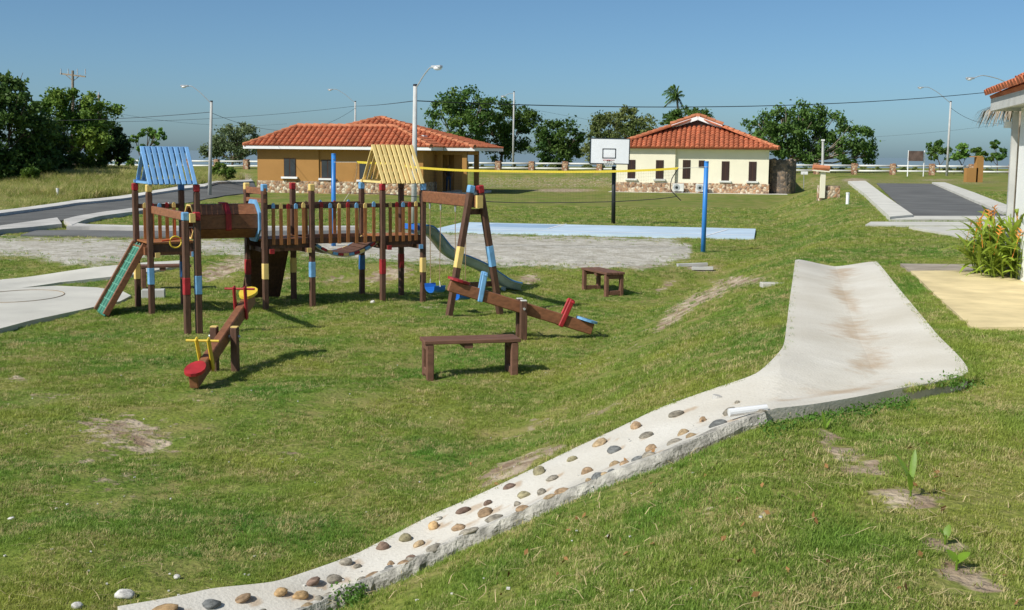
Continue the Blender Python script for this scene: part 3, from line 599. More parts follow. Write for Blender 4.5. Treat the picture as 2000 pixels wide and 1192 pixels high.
def endring(u, mt, wd_=.075):
    mb = MB()
    for k in range(8):
        a0, a1, b0, b1 = octp(u, ro-.03, k), octp(u, ro-.03, k+1), octp(u, ro+wd_, k), octp(u, ro+wd_, k+1); L_ = UV*.035
        vs = [a0, a1, b1, b0]; mb.add(vs+[x+L_ for x in vs], [(0,1,2,3),(7,6,5,4),(0,4,5,1),(1,5,6,2),(2,6,7,3),(3,7,4,0)])
    mb.build('end_ring', mt, tno)
endring(U2-.055, p_blue); endring(U1-.01, p_yel, -.005)
MB().beam(T(U2, -.05, 1.98), T(U2, DV+.12, 1.98), .05, .11).beam(T(U2, -.05, 1.82), T(U2, DV+.12, 1.82), .05, .07).build('cross_beam', beamw, play, bevel=.006)
# hanging bridge
br = MB(); sag = lambda t: -.27*(1-(2*t-1)**2)
for v in (.10, DV-.10): br.tube([T(U3+(U4-U3)*i/16, v, DK+sag(i/16)-.035) for i in range(17)], .014, 6)
bro = br.build('hanging_bridge', wrope, play)
nB = 13; pw = (U4-U3)/nB
def plank_mesh(c):
    mb = MB(); mb.box((0, 0, 0), (pw*.9, DV-.16, .035)); mb.m = 1; mb.box((0, -(DV-.16)/2-.008, 0), (pw*.91, .02, .045)); mb.box((0, (DV-.16)/2+.008, 0), (pw*.91, .02, .045)); return mb.mesh('plank', [wood, c])
PLM = [plank_mesh(c) for c in (p_yel, p_blue, p_red)]
for i in range(nB):
    t = (i+.5)/nB; sl_ = math.atan2(-.27*(-2*(2*t-1)*2)/1.0, (U4-U3))
    inst('plank', PLM[i % 3], bro, T(U3+(U4-U3)*t, DV/2, DK+sag(t)), RP @ Matrix.Rotation(-sl_, 3, 'Y'))
# slatted roofs
def roof(ua, ub, mt, RZ):
    ua += .03; ub -= .05
    ro_ = MB().beam(T(ua-.03, DV/2, RZ-.06), T(ub+.03, DV/2, RZ-.06), .04, .09)
    ro_o = ro_.build('roof', mt, play)
    for v in (.03, DV-.03): MB().beam(T(ua-.05, v, 2.135), T(ub+.05, v, 2.135), .05, .05).build('eave_beam', mt, ro_o)
    for u in (ua, ub): MB().beam(T(u, -.04, 2.125), T(u, DV+.04, 2.125), .045, .035).build('tie_beam', mt, ro_o)
    for sgn in (-1, 1):
        e = Vector((0, (DV/2+.02)*sgn, 2.10)); tp = Vector((0, .0, RZ)); L = (tp-e).length; dr = (tp-e).normalized()
        smh = MB().box((0, 0, L/2), (.062, .022, L)).mesh('slat', mt, .004)
        ex = UV; ez = (VV*dr.y+Vector((0, 0, dr.z))); ey = ez.cross(ex)
        rot = Matrix((ex, ey, ez)).transposed()
        for i in range(9):
            u = ua-.02+(ub-ua+.04)*(i+(.5 if sgn > 0 else 0))/8
            if u > ub+.03: continue
            inst('slat', smh, ro_o, T(u, DV/2+e.y+sgn*.035, e.z), rot)
roof(U0, U1, slatb, 2.70); roof(U4, U5, slaty, 2.78)
# climbing wall under the middle tower
cw = MB().beam(T(U2+.12, DV+.04, DK-.1), T(U2+.12, DV+.62, 0), .04, .06).beam(T(U3-.1, DV+.04, DK-.1), T(U3-.1, DV+.62, 0), .04, .06).build('climbing_wall', wood, play)
for i in range(7):
    t = (i+.5)/7; MB().beam(T(U2+.06, DV+.02+.58*t, (DK-.1)*(1-t)+.02), T(U3-.05, DV+.02+.58*t, (DK-.1)*(1-t)+.02), .172, .03, (VV*.5+Vector((0, 0, .5))+VV*.35)).build('plank', wood, cw)
# green climbing ramp at the left tower
rp0 = lambda v, z=0: T(U0-.05, v, DK-.02+z); rp1 = lambda v, z=0: T(U0-.70, v, .02+z)
ra = MB()
for v in (.12, .80): ra.beam(rp0(v, .02), rp1(v, .02), .05, .10)
rao = ra.build('climbing_ramp', beamw, play, bevel=.006)
MB().beam(rp0(.46, -.01), rp1(.46, -.01), .62, .025).build('ramp_board', green_b, rao)
for i in range(9):
    t = (i+.6)/9.4; MB().cyl(rp0(.16, .015).lerp(rp1(.16, .015), t), rp0(.76, .015).lerp(rp1(.76, .015), t), .009, None, 6).build('rung', green_r, rao)
for v in (.28, .46, .64): MB().cyl(rp0(v, .02), rp1(v, .02), .009, None, 5).build('rope', green_r, rao)
MB().beam(T(U0-.06, 0, DK-.1), T(U0-.06, DV, DK-.1), .05, .13).build('ramp_head', beamw, rao)
# wavy slide
sp_ = [(0, 1.17), (.16, 1.20), (.32, 1.16), (.5, .98), (.66, .80), (.85, .67), (1.05, .60), (1.3, .50), (1.5, .40), (1.75, .24), (1.95, .12), (2.1, .07), (2.2, .05)]
sl3 = smooth_line([Vector((a, 0, b)) for a, b in sp_], 4); prof = [(-.27, .13), (-.25, .135), (-.225, .12), (-.20, .02), (0, -.01), (.20, .02), (.225, .12), (.25, .135), (.27, .13)]
vs = []; np_ = len(prof)
for i, q in enumerate(sl3):
    for pv, pz in prof: vs.append(T(U5+.02+q.x, DV*.5+pv, q.z+pz))
for i, q in enumerate(sl3):
    for pv, pz in prof: vs.append(T(U5+.02+q.x, DV*.5+pv*.985, q.z+pz-.022))
nn = len(sl3); off = nn*np_
MBs = MB(); fs_i = [(i*np_+j, i*np_+j+1, (i+1)*np_+j+1, (i+1)*np_+j) for i in range(nn-1) for j in range(np_-1)]
MBs.add(vs, fs_i+[(a+off, d+off, c+off, b+off) for a, b, c, d in fs_i]+[(i*np_, (i+1)*np_, (i+1)*np_+off, i*np_+off) for i in range(nn-1)]+[(i*np_+np_-1, i*np_+np_-1+off, (i+1)*np_+np_-1+off, (i+1)*np_+np_-1) for i in range(nn-1)])
sld = MBs.build('slide', slide_in, play, smooth=True)
MB().tube([T(U5+.02+q.x, DV*.5-.255, q.z+.135) for q in sl3], .018, 6).build('slide_rim', slide_bl, sld, smooth=True)
MB().tube([T(U5+.02+q.x, DV*.5+.255, q.z+.135) for q in sl3], .018, 6).build('slide_rim', slide_bl, sld, smooth=True)
MB().box(T(U5-.02, DV*.5, DK+.16), (.05, .66, .10), RP).build('slide_head', plast_b, sld, bevel=.01)
q1 = T(U5+1.95, DV*.5, .1); MB().beam((q1.x, q1.y, hz(q1.x, q1.y)-.1), (q1.x, q1.y, .10), .10, .05, UV).build('slide_foot', slide_in, sld)
# swing beam with A-frame
AF = G(926, 618); AF.z = 0; sv_ = (AF-O).dot(VV); AU = (AF-O).dot(UV)
MB().beam(T(U5+.03, .12, 1.87), T(AU, sv_-.12, 1.87), .10, .20).build('swing_beam', beamw, play, bevel=.012)
MB().beam(T(AU, sv_-.18, 1.87), T(AU, sv_-.12, 1.87), .104, .204).build('beam_end', p_yel, play)
for s_, cp, bd in ((-1, p_blue, p_yel), (1, p_red, p_blue)):
    a = T(AU+s_*.50, sv_-.02, -.1); b = T(AU+s_*.075, sv_-.02, 2.13); L = b-a
    lg = MB().beam(a, a+L*.945, .10, .10, VV).build('leg', wood, play, bevel=.012)
    MB().beam(a+L*.945, b, .104, .104, VV).build('post_cap', cp, lg, bevel=.012)
    MB().beam(a+L*.40, a+L*.56, .106, .106, VV).build('paint_band', bd, lg, bevel=.012)
MB().beam(T(AU-.12, sv_+.05, 1.70), T(AU+.12, sv_+.05, 1.70), .05, .09).build('brace', wood, play)
MB().beam(T(AU-.40, sv_+.06, .50), T(AU+.40, sv_+.06, .50), .05, .09).build('brace', wood, play, bevel=.008)
# ring beam at the left tower
BF = G(378, 654); BF.z = 0; bv = (BF-O).dot(VV); bu = (BF-O).dot(UV)
MB().beam(T(U0+.06, .08, 1.70), T(bu, bv, 1.70), .07, .12).build('ring_beam', beamw, play, bevel=.01)
MB().beam(T(bu, bv-.10, 1.70), T(bu, bv, 1.70), .074, .124).build('beam_end', p_yel, play)
post(bu-.082, bv, p_blue, p_red, 1.78, (.60, .86)); post(bu+.082, bv, p_red, p_blue, 1.78, (.60, .88))

# swings and ring hang from the beams
def lerp_beam(t, z): a = T(U5+.03, .12, z); b = T(AU, sv_-.12, z); return a.lerp(b, t)
def swing(t0, t1, label):
    c = lerp_beam((t0+t1)/2, 0); s_ = thing('swing', (c.x, c.y, .18), label, 'swing', 'swings on the wooden beam'); ax_ = (lerp_beam(1, 0)-lerp_beam(0, 0)).normalized()
    for t in (t0, t1):
        a = lerp_beam(t, 1.79); b = lerp_beam((t0+t1)/2, .42)+ax_*(.21 if t > t0 else -.21)
        MB().cyl(lerp_beam(t, 1.77), lerp_beam(t, 1.66), .022, .012, 6).build('hook', galv, s_)
        MB().cyl(lerp_beam(t, 1.66), b, .007, None, 5).build('rope', rope_m, s_)
        MB().tube([b, b+ax_*(.03 if t > t0 else -.03)+Vector((0, 0, -.1))], .008, 5).build('shackle', wrope, s_)
    cb = lerp_beam((t0+t1)/2, .34); st_ = []
    for i in range(9):
        a = math.pi*i/8; st_.append(cb+ax_*(-.23*math.cos(a))+Vector((0, 0, -.13*math.sin(a)**.7)))
    vs = []
    for q in st_: vs += [q+UV*.11, q-UV*.11, q-UV*.11-Vector((0, 0, .018)), q+UV*.11-Vector((0, 0, .018))]
    MB().add(vs, [(i*4+j, i*4+(j+1) % 4, (i+1)*4+(j+1) % 4, (i+1)*4+j) for i in range(8) for j in range(4)]+[(0,1,2,3),(35,34,33,32)]).build('seat', plast_b, s_)
swing(.16, .36, 'blue sling swing seat hanging nearest the yellow-roofed tower')
swing(.62, .80, 'blue sling swing seat hanging nearest the A-frame legs, behind the seesaw end')
rc = T(U0+.06, .08, 0).lerp(T(bu, bv, 0), .62); rg = thing('gym_ring', (rc.x, rc.y, 1.2), 'yellow exercise ring hanging on a red rope beside the blue-roofed tower', 'ring')
cR = Vector((rc.x, rc.y, 1.29)); MB().tube([cR+UV*(.085*math.cos(a))+Vector((0, 0, .085*math.sin(a))) for a in np.linspace(0, 2*math.pi, 25)], .012, 6).build('ring', p_byel, rg, smooth=True)
MB().cyl(cR+Vector((0, 0, .085)), Vector((rc.x, rc.y, 1.66)), .006, None, 5).build('rope', ropered, rg)
MB().cyl(cR-UV*.2+Vector((0, 0, .02)), cR+UV*.16+Vector((0, 0, .06)), .012, None, 6).build('grip', ropered, rg)

# ------------------------------------------------------------------ seesaws
def seesaw(low, piv, label, c_low, c_hi, h_low, h_hi, ptop, L2=1.20):
    low = Vector((low.x, low.y, 0)); piv = Vector((piv.x, piv.y, 0)); s_ = thing('seesaw', piv, label, 'seesaw', 'seesaws in the playground')
    d = (piv-low).normalized(); sd = Vector((d.y, -d.x, 0)); pz = .44; th = math.asin(min(.6, (pz-.10)/L2)); ax_ = d*math.cos(th)+Vector((0, 0, math.sin(th))); nz = sd.cross(ax_)
    if nz.z < 0: nz = -nz
    C = piv+Vector((0, 0, pz)); 
    MB().beam(C-ax_*L2, C+ax_*L2, .105, .17, nz).build('beam', beamw, s_, bevel=.012)
    for e, (sc_, hc) in ((-1, (c_low, h_low)), (1, (c_hi, h_hi))):
        m_ = C+ax_*(e*(L2-.12)); pts = []
        for i in range(14):
            a = 2*math.pi*i/14; pts.append(m_+ax_*(.17*math.cos(a))+sd*(.115*math.sin(a)*(1+.12*e*math.cos(a)))+nz*.088)
        MB().add(pts+[p_+nz*.035 for p_ in pts], [tuple(range(14))[::-1], tuple(range(14, 28))]+[(i, (i+1) % 14, 14+(i+1) % 14, 14+i) for i in range(14)]).build('seat', sc_, s_)
        hb = C+ax_*(e*(L2-.48)); lean = (nz*.97+ax_*(e*.12)).normalized(); ho = MB().cyl(hb+lean*.30-sd*.19, hb+lean*.30+sd*.19, .014, None, 8).build('handle', hc, s_)
        for q in (-1, 1):
            b0 = hb+sd*(q*.069)-lean*.10; b1 = hb+sd*(q*.069)+lean*.335
            MB().beam(b0, b1, .03, .075, ax_).build('handle_board', hc, ho, bevel=.012)
    for q in (-1, 1):
        b = piv+sd*(q*.125); po = MB().beam((b.x, b.y, -.1), (b.x, b.y, .55), .085, .10, d).build('pivot_post', wood, s_, bevel=.01)
        MB().box((b.x, b.y, .556), (.08, .08, .012), Matrix.Rotation(math.atan2(d.y, d.x), 3, 'Z')).build('post_top', ptop, po)
    MB().cyl(piv-sd*.19+Vector((0, 0, pz)), piv+sd*.19+Vector((0, 0, pz)), .018, None, 8).build('axle', galv, s_)
    return s_
s1 = seesaw(G(374, 768), G(440, 728), 'wooden seesaw with yellow handles and red seat at its low near end', p_red, p_byel, p_byel, p_red, p_yel)
s2 = seesaw(G(1150, 661), G(1018, 661), 'wooden seesaw side on with blue handle raised by the swing frame', p_blue, p_red, p_red, p_blue, offw, 1.12)

# ------------------------------------------------------------------ benches
def bench(c, ang, L, D, label):
    H = .46; s_ = thing('bench', Vector((c.x, c.y, hz(c.x, c.y))), label, 'bench', 'plain wooden benches', rz=ang, local=True)
    wd = D/3
    for i in range(3): MB().box((0, -D/2+wd*(i+.5), H-.02), (L, wd-.008, .045)).build('seat_board', benchw, s_, bevel=.006)
    for e in (-1, 1):
        x = e*(L/2-.07)
        for q in (-1, 1): MB().box((x, q*(D/2-.045), (H-.045)/2-.03), (.085, .07, H-.04+.05)).build('leg', benchw, s_, bevel=.008)
        MB().box((x, 0, .07), (.07, D-.16, .08)).build('stretcher', benchw, s_, bevel=.006); MB().box((x, 0, H-.085), (.07, D-.16, .08)).build('stretcher', benchw, s_, bevel=.006)
    MB().box((-.05, 0, H-.075), (.10, D-.04, .05)).build('cleat', benchw, s_)
    return s_
a_, b_ = G(838, 739), G(996, 738); bench((a_+b_)/2+Vector((0, .16, 0)), R(14), 1.16, .38, 'low brown wooden bench alone on the near lawn')
bench(G(1178, 577)+Vector((0, .25, 0)), R(112), 1.12, .40, 'low brown wooden bench beside the grassy bank, end towards the camera')
bench(G(318, 566)+Vector((0, .2, 0)), R(20), .95, .36, 'low brown wooden bench behind the blue-roofed tower')

# ------------------------------------------------------------------ volleyball net and posts
VP = [G(1373, 493), None]; q = W(650, 300, VP[0].y+.6); VP[1] = Vector((q.x*1.0, q.y, hz(q.x, q.y)))
HT = W(1378, 315, VP[0].y).z-VP[0].z
for p_, lb in zip(VP, ('round blue volleyball post standing at the edge of the bank', 'round blue volleyball post seen behind the play bridge')):
    t_ = thing('net_post', p_, lb, 'post', 'volleyball posts'); ht = HT if p_ is VP[0] else W(653, 300, p_.y).z-p_.z
    MB().cyl(p_-Vector((0, 0, .2)), p_+Vector((.02, 0, ht-.03)), .060, .056, 16).build('pole', netpost, t_, smooth=True)
    MB().cyl(p_+Vector((.02, 0, ht-.03)), p_+Vector((.02, 0, ht)), .062, .055, 16).build('cap', netpost, t_)
    MB().cyl(p_+Vector((.02, -.10, ht-.14)), p_+Vector((.02, .10, ht-.14)), .012, None, 6).build('hook', galv, t_)
net = thing('volleyball_net', (VP[0]+VP[1])/2, 'slack volleyball net with yellow top band between the blue posts', 'net')
y0, y1 = VP[1].y, VP[0].y
def NP(px, py): t = (px-653)/(1378-653); return W(px, py, y0+(y1-y0)*t)
topl = smooth_line([NP(697, 317), NP(760, 321), NP(820, 328), NP(900, 333), NP(1000, 335), NP(1100, 336), NP(1200, 335), NP(1280, 332), NP(1325, 329)], 6)
botl = smooth_line([NP(682, 377), NP(760, 380), NP(830, 386), NP(900, 391), NP(1000, 396), NP(1100, 396), NP(1200, 394), NP(1280, 389), NP(1322, 384)], 6)
bd = MB(); vs = []
for q in topl: vs += [q+Vector((0, 0, .028)), q-Vector((0, 0, .028)), q+Vector((0, .012, .028)), q+Vector((0, .012, -.028))]
bd.add(vs, [f for i in range(len(topl)-1) for f in ((i*4, i*4+1, i*4+5, i*4+4), (i*4+2, i*4+6, i*4+7, i*4+3), (i*4, i*4+4, i*4+6, i*4+2), (i*4+1, i*4+3, i*4+7, i*4+5))]); bd.build('top_band', band_y, net)
MB().tube(botl, .010, 5).build('bottom_cord', wirem, net)
MB().tube(smooth_line([topl[0], NP(696, 340), NP(690, 360), botl[0]], 4), .012, 5).build('side_cord', rope_m, net)
MB().tube(smooth_line([topl[-1], NP(1312, 350), NP(1310, 370), botl[-1], NP(1330, 392)], 4), .012, 5).build('side_cord', wirem, net)
MB().cyl(topl[0], VP[1]+Vector((.02, -.05, HT-.14)), .006, None, 5).build('tie_rope', wrope, net); MB().cyl(topl[-1], VP[0]+Vector((.02, -.05, HT-.14)), .006, None, 5).build('tie_rope', wrope, net)
MB().cyl(botl[0], VP[1]+Vector((.02, -.06, .75)), .005, None, 5).build('tie_rope', wrope, net)
ms = MB(); K2 = len(topl)
for i in range(0, K2):
    a, b = topl[i], botl[i]
    ms.cyl(a, b, 0.001, None, 3, cap=False)
    if i < K2-1:
        for k in range(1, 9):
            ms.cyl(a.lerp(b, k/9), topl[i+1].lerp(botl[i+1], k/9), 0.001, None, 3, cap=False)
        for q in (.33, .66): ms.cyl(a.lerp(topl[i+1], q), b.lerp(botl[i+1], q), 0.001, None, 3, cap=False)
tag(ms.build('net_mesh', wirem, net), kind='stuff')

# ------------------------------------------------------------------ basketball hoop
hp = G(1198, 437); hy = hp.y; bh = thing('basketball_hoop', hp, 'white basketball backboard with black edge on a dark pole behind the court', 'hoop')
MB().cyl(hp-Vector((0, 0, .2)), W(1199, 325, hy), .075, .07, 14).build('pole', black, bh, smooth=True)
b0 = W(1152.5, 269.5, hy-.55); b1 = W(1229.5, 321.5, hy-.55); bw = b1.x-b0.x; bhh = b0.z-b1.z; bc = (b0+b1)/2
rotb = Matrix.Rotation(R(.6), 3, 'Y')
bb = MB().box(bc, (bw-.06, .035, bhh-.06), rotb).build('backboard', white, bh)
for s_ in (-1, 1):
    MB().box(bc+Vector((s_*(bw/2-.015), -.004, 0)), (.034, .05, bhh), rotb).build('border', black, bb); MB().box(bc+Vector((0, -.002, s_*(bhh/2-.015))), (bw-.062, .046, .034), rotb).build('border', black, bb)
sq = [W(1177.5, 291, hy-.56), W(1202, 309, hy-.56)]; sc_ = (sq[0]+sq[1])/2; sw = sq[1].x-sq[0].x; sh = sq[0].z-sq[1].z
for s_ in (-1, 1):
    MB().box((sc_.x+s_*sw/2, bc.y-.021, sc_.z), (.03, .008, sh+.03)).build('target_line', black, bb); MB().box((sc_.x, bc.y-.0205, sc_.z+s_*sh/2), (sw-.032, .008, .03)).build('target_line', black, bb)
rimc = W(1189, 313, hy-.8); MB().tube([rimc+Vector((.2*math.cos(a), .2*math.sin(a), 0)) for a in np.linspace(0, 2*math.pi, 21)], .012, 6).beam(rimc+Vector((0, .2, 0)), (rimc.x, bc.y-.02, rimc.z-.02), .10, .03).build('rim', p_red, bh)
nm = MB()
for i in range(12):
    a = 2*math.pi*i/12; nm.cyl(rimc+Vector((.2*math.cos(a), .2*math.sin(a), 0)), rimc+Vector((.11*math.cos(a+.4), .11*math.sin(a+.4), -.24)), .004, None, 4); nm.cyl(rimc+Vector((.2*math.cos(a), .2*math.sin(a), 0)), rimc+Vector((.11*math.cos(a-.4), .11*math.sin(a-.4), -.24)), .004, None, 4)
nm.build('hoop_net', wrope, bh)
for z_ in (.18, -.2): MB().beam((hp.x+.02, hy, bc.z+z_-.15), (bc.x, bc.y+.02, bc.z+z_), .06, .05).build('arm', black, bh)
MB().beam((bc.x, bc.y+.035, bc.z-bhh*.4), (bc.x, bc.y+.035, bc.z+bhh*.3), .25, .03, (0, 1, 0)).build('bracket', black, bh)

# ------------------------------------------------------------------ houses
def tiles(parent, e0, e1, t0, t1, pitch=.33, base=True, rows=True):
    e0, e1, t0, t1 = map(Vector, (e0, e1, t0, t1)); ex = (e1-e0); L = ex.length; ex.normalize()
    en = ex.cross(t0-e0 if (t0-e0).length > .01 else t1-e0).normalized()
    if en.z < 0: en = -en
    es = en.cross(ex).normalized()
    if es.z < 0: es = -es
    H = (t0-e0).dot(es); x0 = (t0-e0).dot(ex); x1 = (t1-e0).dot(ex)
    if base:
        vs = [e0, e1, t1, t0]; vs = [v-en*.02 for v in vs]+[v-en*.10 for v in vs]
        MB().add(vs, [(0,1,2,3),(7,6,5,4),(0,4,5,1),(1,5,6,2),(2,6,7,3),(3,7,4,0)]).build('roof_deck', tile_m, parent)
    if not rows: return
    n_ = int(L/pitch); pt = L/n_
    for i in range(n_):
        x = (i+.5)*pt
        if x < x0: sm_ = H*x/x0
        elif x > x1: sm_ = H*(L-x)/max(1e-6, L-x1)
        else: sm_ = H
        if sm_ < .15: continue
        mb = MB(); s0 = -.05; first = True
        while s0 < sm_:
            s1 = min(s0+.42, sm_); vs = []; r0, r1 = pt*.47*random.uniform(.96, 1.04), pt*.40
            for s_, r_, up in ((s0, r0, .028), (s1, r1, 0)):
                for k in range(7):
                    a = math.pi*k/6; vs.append(e0+ex*(x+r_*math.cos(a))+es*s_+en*(r_*math.sin(a)*.8+up-.02))
            fs = [(k, k+1, 8+k, 7+k) for k in range(6)]+[(0, 1, 2, 3, 4, 5, 6)]
            mb.add(vs, fs); s0 = s1
        mb.build('tile_row', tile_m, parent)
def ridge_cap(parent, a, b, r=.15):
    a, b = Vector(a), Vector(b); L = (b-a).length; n_ = max(1, int(L/.5)); mb = MB(); d = (b-a)/n_
    for i in range(n_): mb.cyl(a+d*i+Vector((0, 0, .03)), a+d*(i+1)+Vector((0, 0, .0)), r, r*.85, 8)
    return mb.build('ridge_cap', tile_r, parent)
def window(parent, x, z0, w_, h_, y=0.0, sill=None, inner=None, mull=True):
    wo_ = MB().box((x, y-.01, z0+h_/2), (w_, .04, h_)).build('window', frame_d, parent)
    k = 2 if mull else 1
    for i in range(k): MB().box((x-w_/2+w_*(i+.5)/k, y-.033, z0+h_/2), (w_/k-.07, .012, h_-.1)).build('pane', inner or glass, wo_)
    if sill: MB().box((x, y-.09, z0-.06), (w_+.28, .20, .12)).build('sill', sill, wo_)
HA = R(-10)
def loc_at(o, px, Y): d = ray(px, 300); return d.x/d.y*Y
# orange house
o0 = W(505, 375, 76.0); OH = Vector((o0.x, o0.y, .03))
oh = thing('orange_house', OH, 'orange rendered bungalow with tiled hip roof, stone plinth and porch', 'house', None, HA, True)
def house_px(o, px, ly=0.0):        # local x at which the wall plane ly is seen at pixel column px
    k = ray(px, 340); k = k.x/k.y; c, s_ = math.cos(HA), math.sin(HA)
    # X = ox + lx c - ly s ; Y = oy + lx s + ly c ; X = k Y
    return (k*(o.y+ly*c)-o.x+ly*s_)/(c-k*s_)
LX = house_px(OH, 842)-.5; EH = 2.80
MB().box((LX/2, 2.0, EH/2+.3), (LX, 4.0, EH-.6+.1)).build('wall', orange_w, oh)
xm = house_px(OH, 624)
MB().box((xm/2-.01, -.045, EH/2+.3), (xm, .10, EH-.7)).build('wall', orange_w, oh)
MB().box((LX/2, 1.98, .35), (LX+.12, 4.18, .86)).build('stone_plinth', stones_b, oh)
MB().box((6.6, 8.1, EH/2), (8.4, 6.0, EH)).build('wall', orange_w, oh)
for a, b, py0, py1 in ((556,579,311,346),(628,653,313,348),(702,728,317,350)):
    x0, x1 = house_px(OH, a), house_px(OH, b); yv = -.10 if a < 620 else 0.0
    z1 = 3.02-(py0-285)/30.8; z0 = z1-(py1-py0)/30.8
    window(oh, (x0+x1)/2, z0, x1-x0, z1-z0, yv, white)
orf = MB().box((LX/2, 2.0, EH+.02), (LX+1.3, 5.2, .05)).build('roof', offw, oh)
def fascia(parent, a, b, ht=.2, z=EH+.05): MB().beam((a[0], a[1], z), (b[0], b[1], z), .04, ht).build('fascia', white, parent)
ex0, ex1, ey0, ey1 = -.7, LX+.65, -.62, 4.6; rz_ = EH+.13+1.30
fascia(orf, (ex0, ey0), (ex1, ey0)); fascia(orf, (ex0, ey0), (ex0, ey1)); fascia(orf, (ex1, ey0), (ex1, ey1))
e_ = EH+.16; rA, rB = (ex0+2.6, 2.0, rz_), (ex1-3.0, 2.0, rz_)
tiles(orf, (ex0, ey0, e_), (ex1, ey0, e_), rA, rB); tiles(orf, (ex0, ey1, e_), (ex0, ey0, e_), rA, rA); tiles(orf, (ex1, ey0, e_), (ex1, ey1, e_), rB, rB)
tiles(orf, (ex1, ey1, e_), (ex0, ey1, e_), rB, rA, rows=False)
ridge_cap(orf, rA, rB); ridge_cap(orf, (ex0, ey0, e_), rA); ridge_cap(orf, (ex1, ey0, e_), rB)
# main block roof behind, reaching over the porch
mx0, mx1, my0, my1 = -.4, house_px(OH, 927, 2.5), 2.5, 12.2; ap = (house_px(OH, 745, 7.3), 7.3, W(745, 229, 82).z-.05)
MB().box(((mx0+mx1)/2, (my0+my1)/2, EH+.015), (mx1-mx0-.1, my1-my0-.1, .04)).build('soffit', offw, orf)
fascia(orf, (LX+.7, my0), (mx1, my0)); fascia(orf, (mx1, my0), (mx1, my1))
tiles(orf, (mx0, my0, e_), (mx1, my0, e_), ap, ap); tiles(orf, (mx1, my0, e_), (mx1, my1, e_), ap, ap); tiles(orf, (mx0, my1, e_), (mx0, my0, e_), ap, ap); tiles(orf, (mx1, my1, e_), (mx0, my1, e_), ap, ap, rows=False)
ridge_cap(orf, (mx1, my0, e_), ap); ridge_cap(orf, (mx0, my0, e_), ap)
st0, st1 = house_px(OH, 788, 3.4), house_px(OH, 832, 3.4)
MB().box(((st0+st1)/2, 3.3, EH+.86), (st1-st0, .9, .10)).build('roof_step', white, orf)
# porch
px_c = [house_px(OH, 859, 3.0), house_px(OH, 908, 3.0)]
MB().box(((LX+mx1)/2+.2, 5.2, .02), (mx1-LX-.3, 5.2, .24)).build('porch_floor', conc, oh)
for x in px_c:
    for y in (3.0, 6.6): MB().box((x, y, EH/2), (.30, .30, EH)).build('porch_column', orange_w, oh, bevel=.01)
for y in (3.0, 6.6): MB().box(((LX+px_c[1])/2, y, EH-.16), (px_c[1]-LX+.3, .28, .30)).build('porch_beam', orange_w, oh)
for x in px_c: MB().box((x, 4.8, EH-.17), (.27, 3.3, .28)).build('porch_beam', orange_w, oh)
dx0, dx1 = house_px(OH, 826, 4.9), house_px(OH, 846, 4.9)
MB().box(((LX-1+dx1+.9)/2, 5.3, EH/2), (dx1+.9-LX+1, .2, EH)).build('wall', orange_w, oh)
dr = MB().box(((dx0+dx1)/2, 5.17, 1.08), (dx1-dx0, .06, 2.0)).build('door', frame_d, oh)
for s_ in (-1, 1): MB().box(((dx0+dx1)/2+s_*(dx1-dx0)/4, 5.13, 1.15), ((dx1-dx0)/2-.1, .02, 1.7)).build('pane', glass, dr)

# yellow house
y0_ = W(1204, 375, 85.5); YH = Vector((y0_.x, y0_.y, .03))
yh = thing('yellow_house', YH, 'cream yellow bungalow with terracotta hip roof and small gable, stone plinth', 'house', None, HA, True)
YL = house_px(YH, 1501); YE = 3.05; xs_ = house_px(YH, 1319)
MB().box((YL/2, 5.0, YE/2+.3), (YL, 10.0, YE-.6)).build('wall', yellow_w, yh)
MB().box((xs_/2-.02, -.12, YE/2+.3), (xs_, .26, YE-.62)).build('wall', yellow_w, yh)
MB().box((YL/2, 4.98, .34), (YL+.12, 10.14, .72)).build('stone_plinth', stones_b, yh); MB().box((xs_/2-.02, -.13, .335), (xs_+.1, .40, .715)).build('stone_plinth', stones_b, yh)
MB().box((YL/2+.4, 4.7, -.05), (YL+1.8, 11.6, .16)).build('plinth_slab', conc, yh)
for a, b, py0, py1, sl_, ml in ((1226,1241,311,347,1,1),(1281,1296,312,348,1,1),(1333,1348,312,348,0,1),(1364,1376,313,327,0,0),(1409,1424,315,352,1,1),(1462,1477,316,353,1,1)):
    x0, x1 = house_px(YH, a), house_px(YH, b); yb = YE+.0-(py0-289-(a-1204)*.017)/27.6
    window(yh, (x0+x1)/2, yb-(py1-py0)/27.6, x1-x0, (py1-py0)/27.6, -.25 if a < 1319 else 0, offw if sl_ else None, curtain, True)
yr = MB().box((YL/2, 5.0, YE+.0), (YL+.9, 10.8, .05)).build('roof', offw, yh)
x0, x1, y0b, y1b = -.62, YL+.62, -.60, 10.6; e_ = YE+.10; rx_ = house_px(YH, 1361, 4); tp_ = W(1361, 228, 89).z-.05; D_ = 3.5; zf_ = e_+D_*.44
rise = (tp_-e_); wl = rx_-x0; wr = x1-rx_; gl = x0+wl*(zf_-e_)/rise; gr = x1-wr*(zf_-e_)/rise
tiles(yr, (x0, y0b, e_), (x1, y0b, e_), (gl, y0b+D_, zf_), (gr, y0b+D_, zf_))
ybk = y1b-D_
tiles(yr, (x0, y1b, e_), (x0, y0b, e_), (rx_, ybk, tp_), (rx_, y0b+D_-.1, tp_), rows=False)
tiles(yr, (x1, y0b, e_), (x1, y1b, e_), (rx_, y0b+D_-.1, tp_), (rx_, ybk, tp_), rows=False)
tiles(yr, (x1, y1b, e_), (x0, y1b, e_), (rx_, ybk, tp_), (rx_, ybk, tp_), rows=False)
ridge_cap(yr, (x0, y0b, e_), (gl, y0b+D_, zf_)); ridge_cap(yr, (x1, y0b, e_), (gr, y0b+D_, zf_)); ridge_cap(yr, (rx_, y0b+D_-.3, tp_), (rx_, ybk, tp_))
yf = y0b+D_-.12
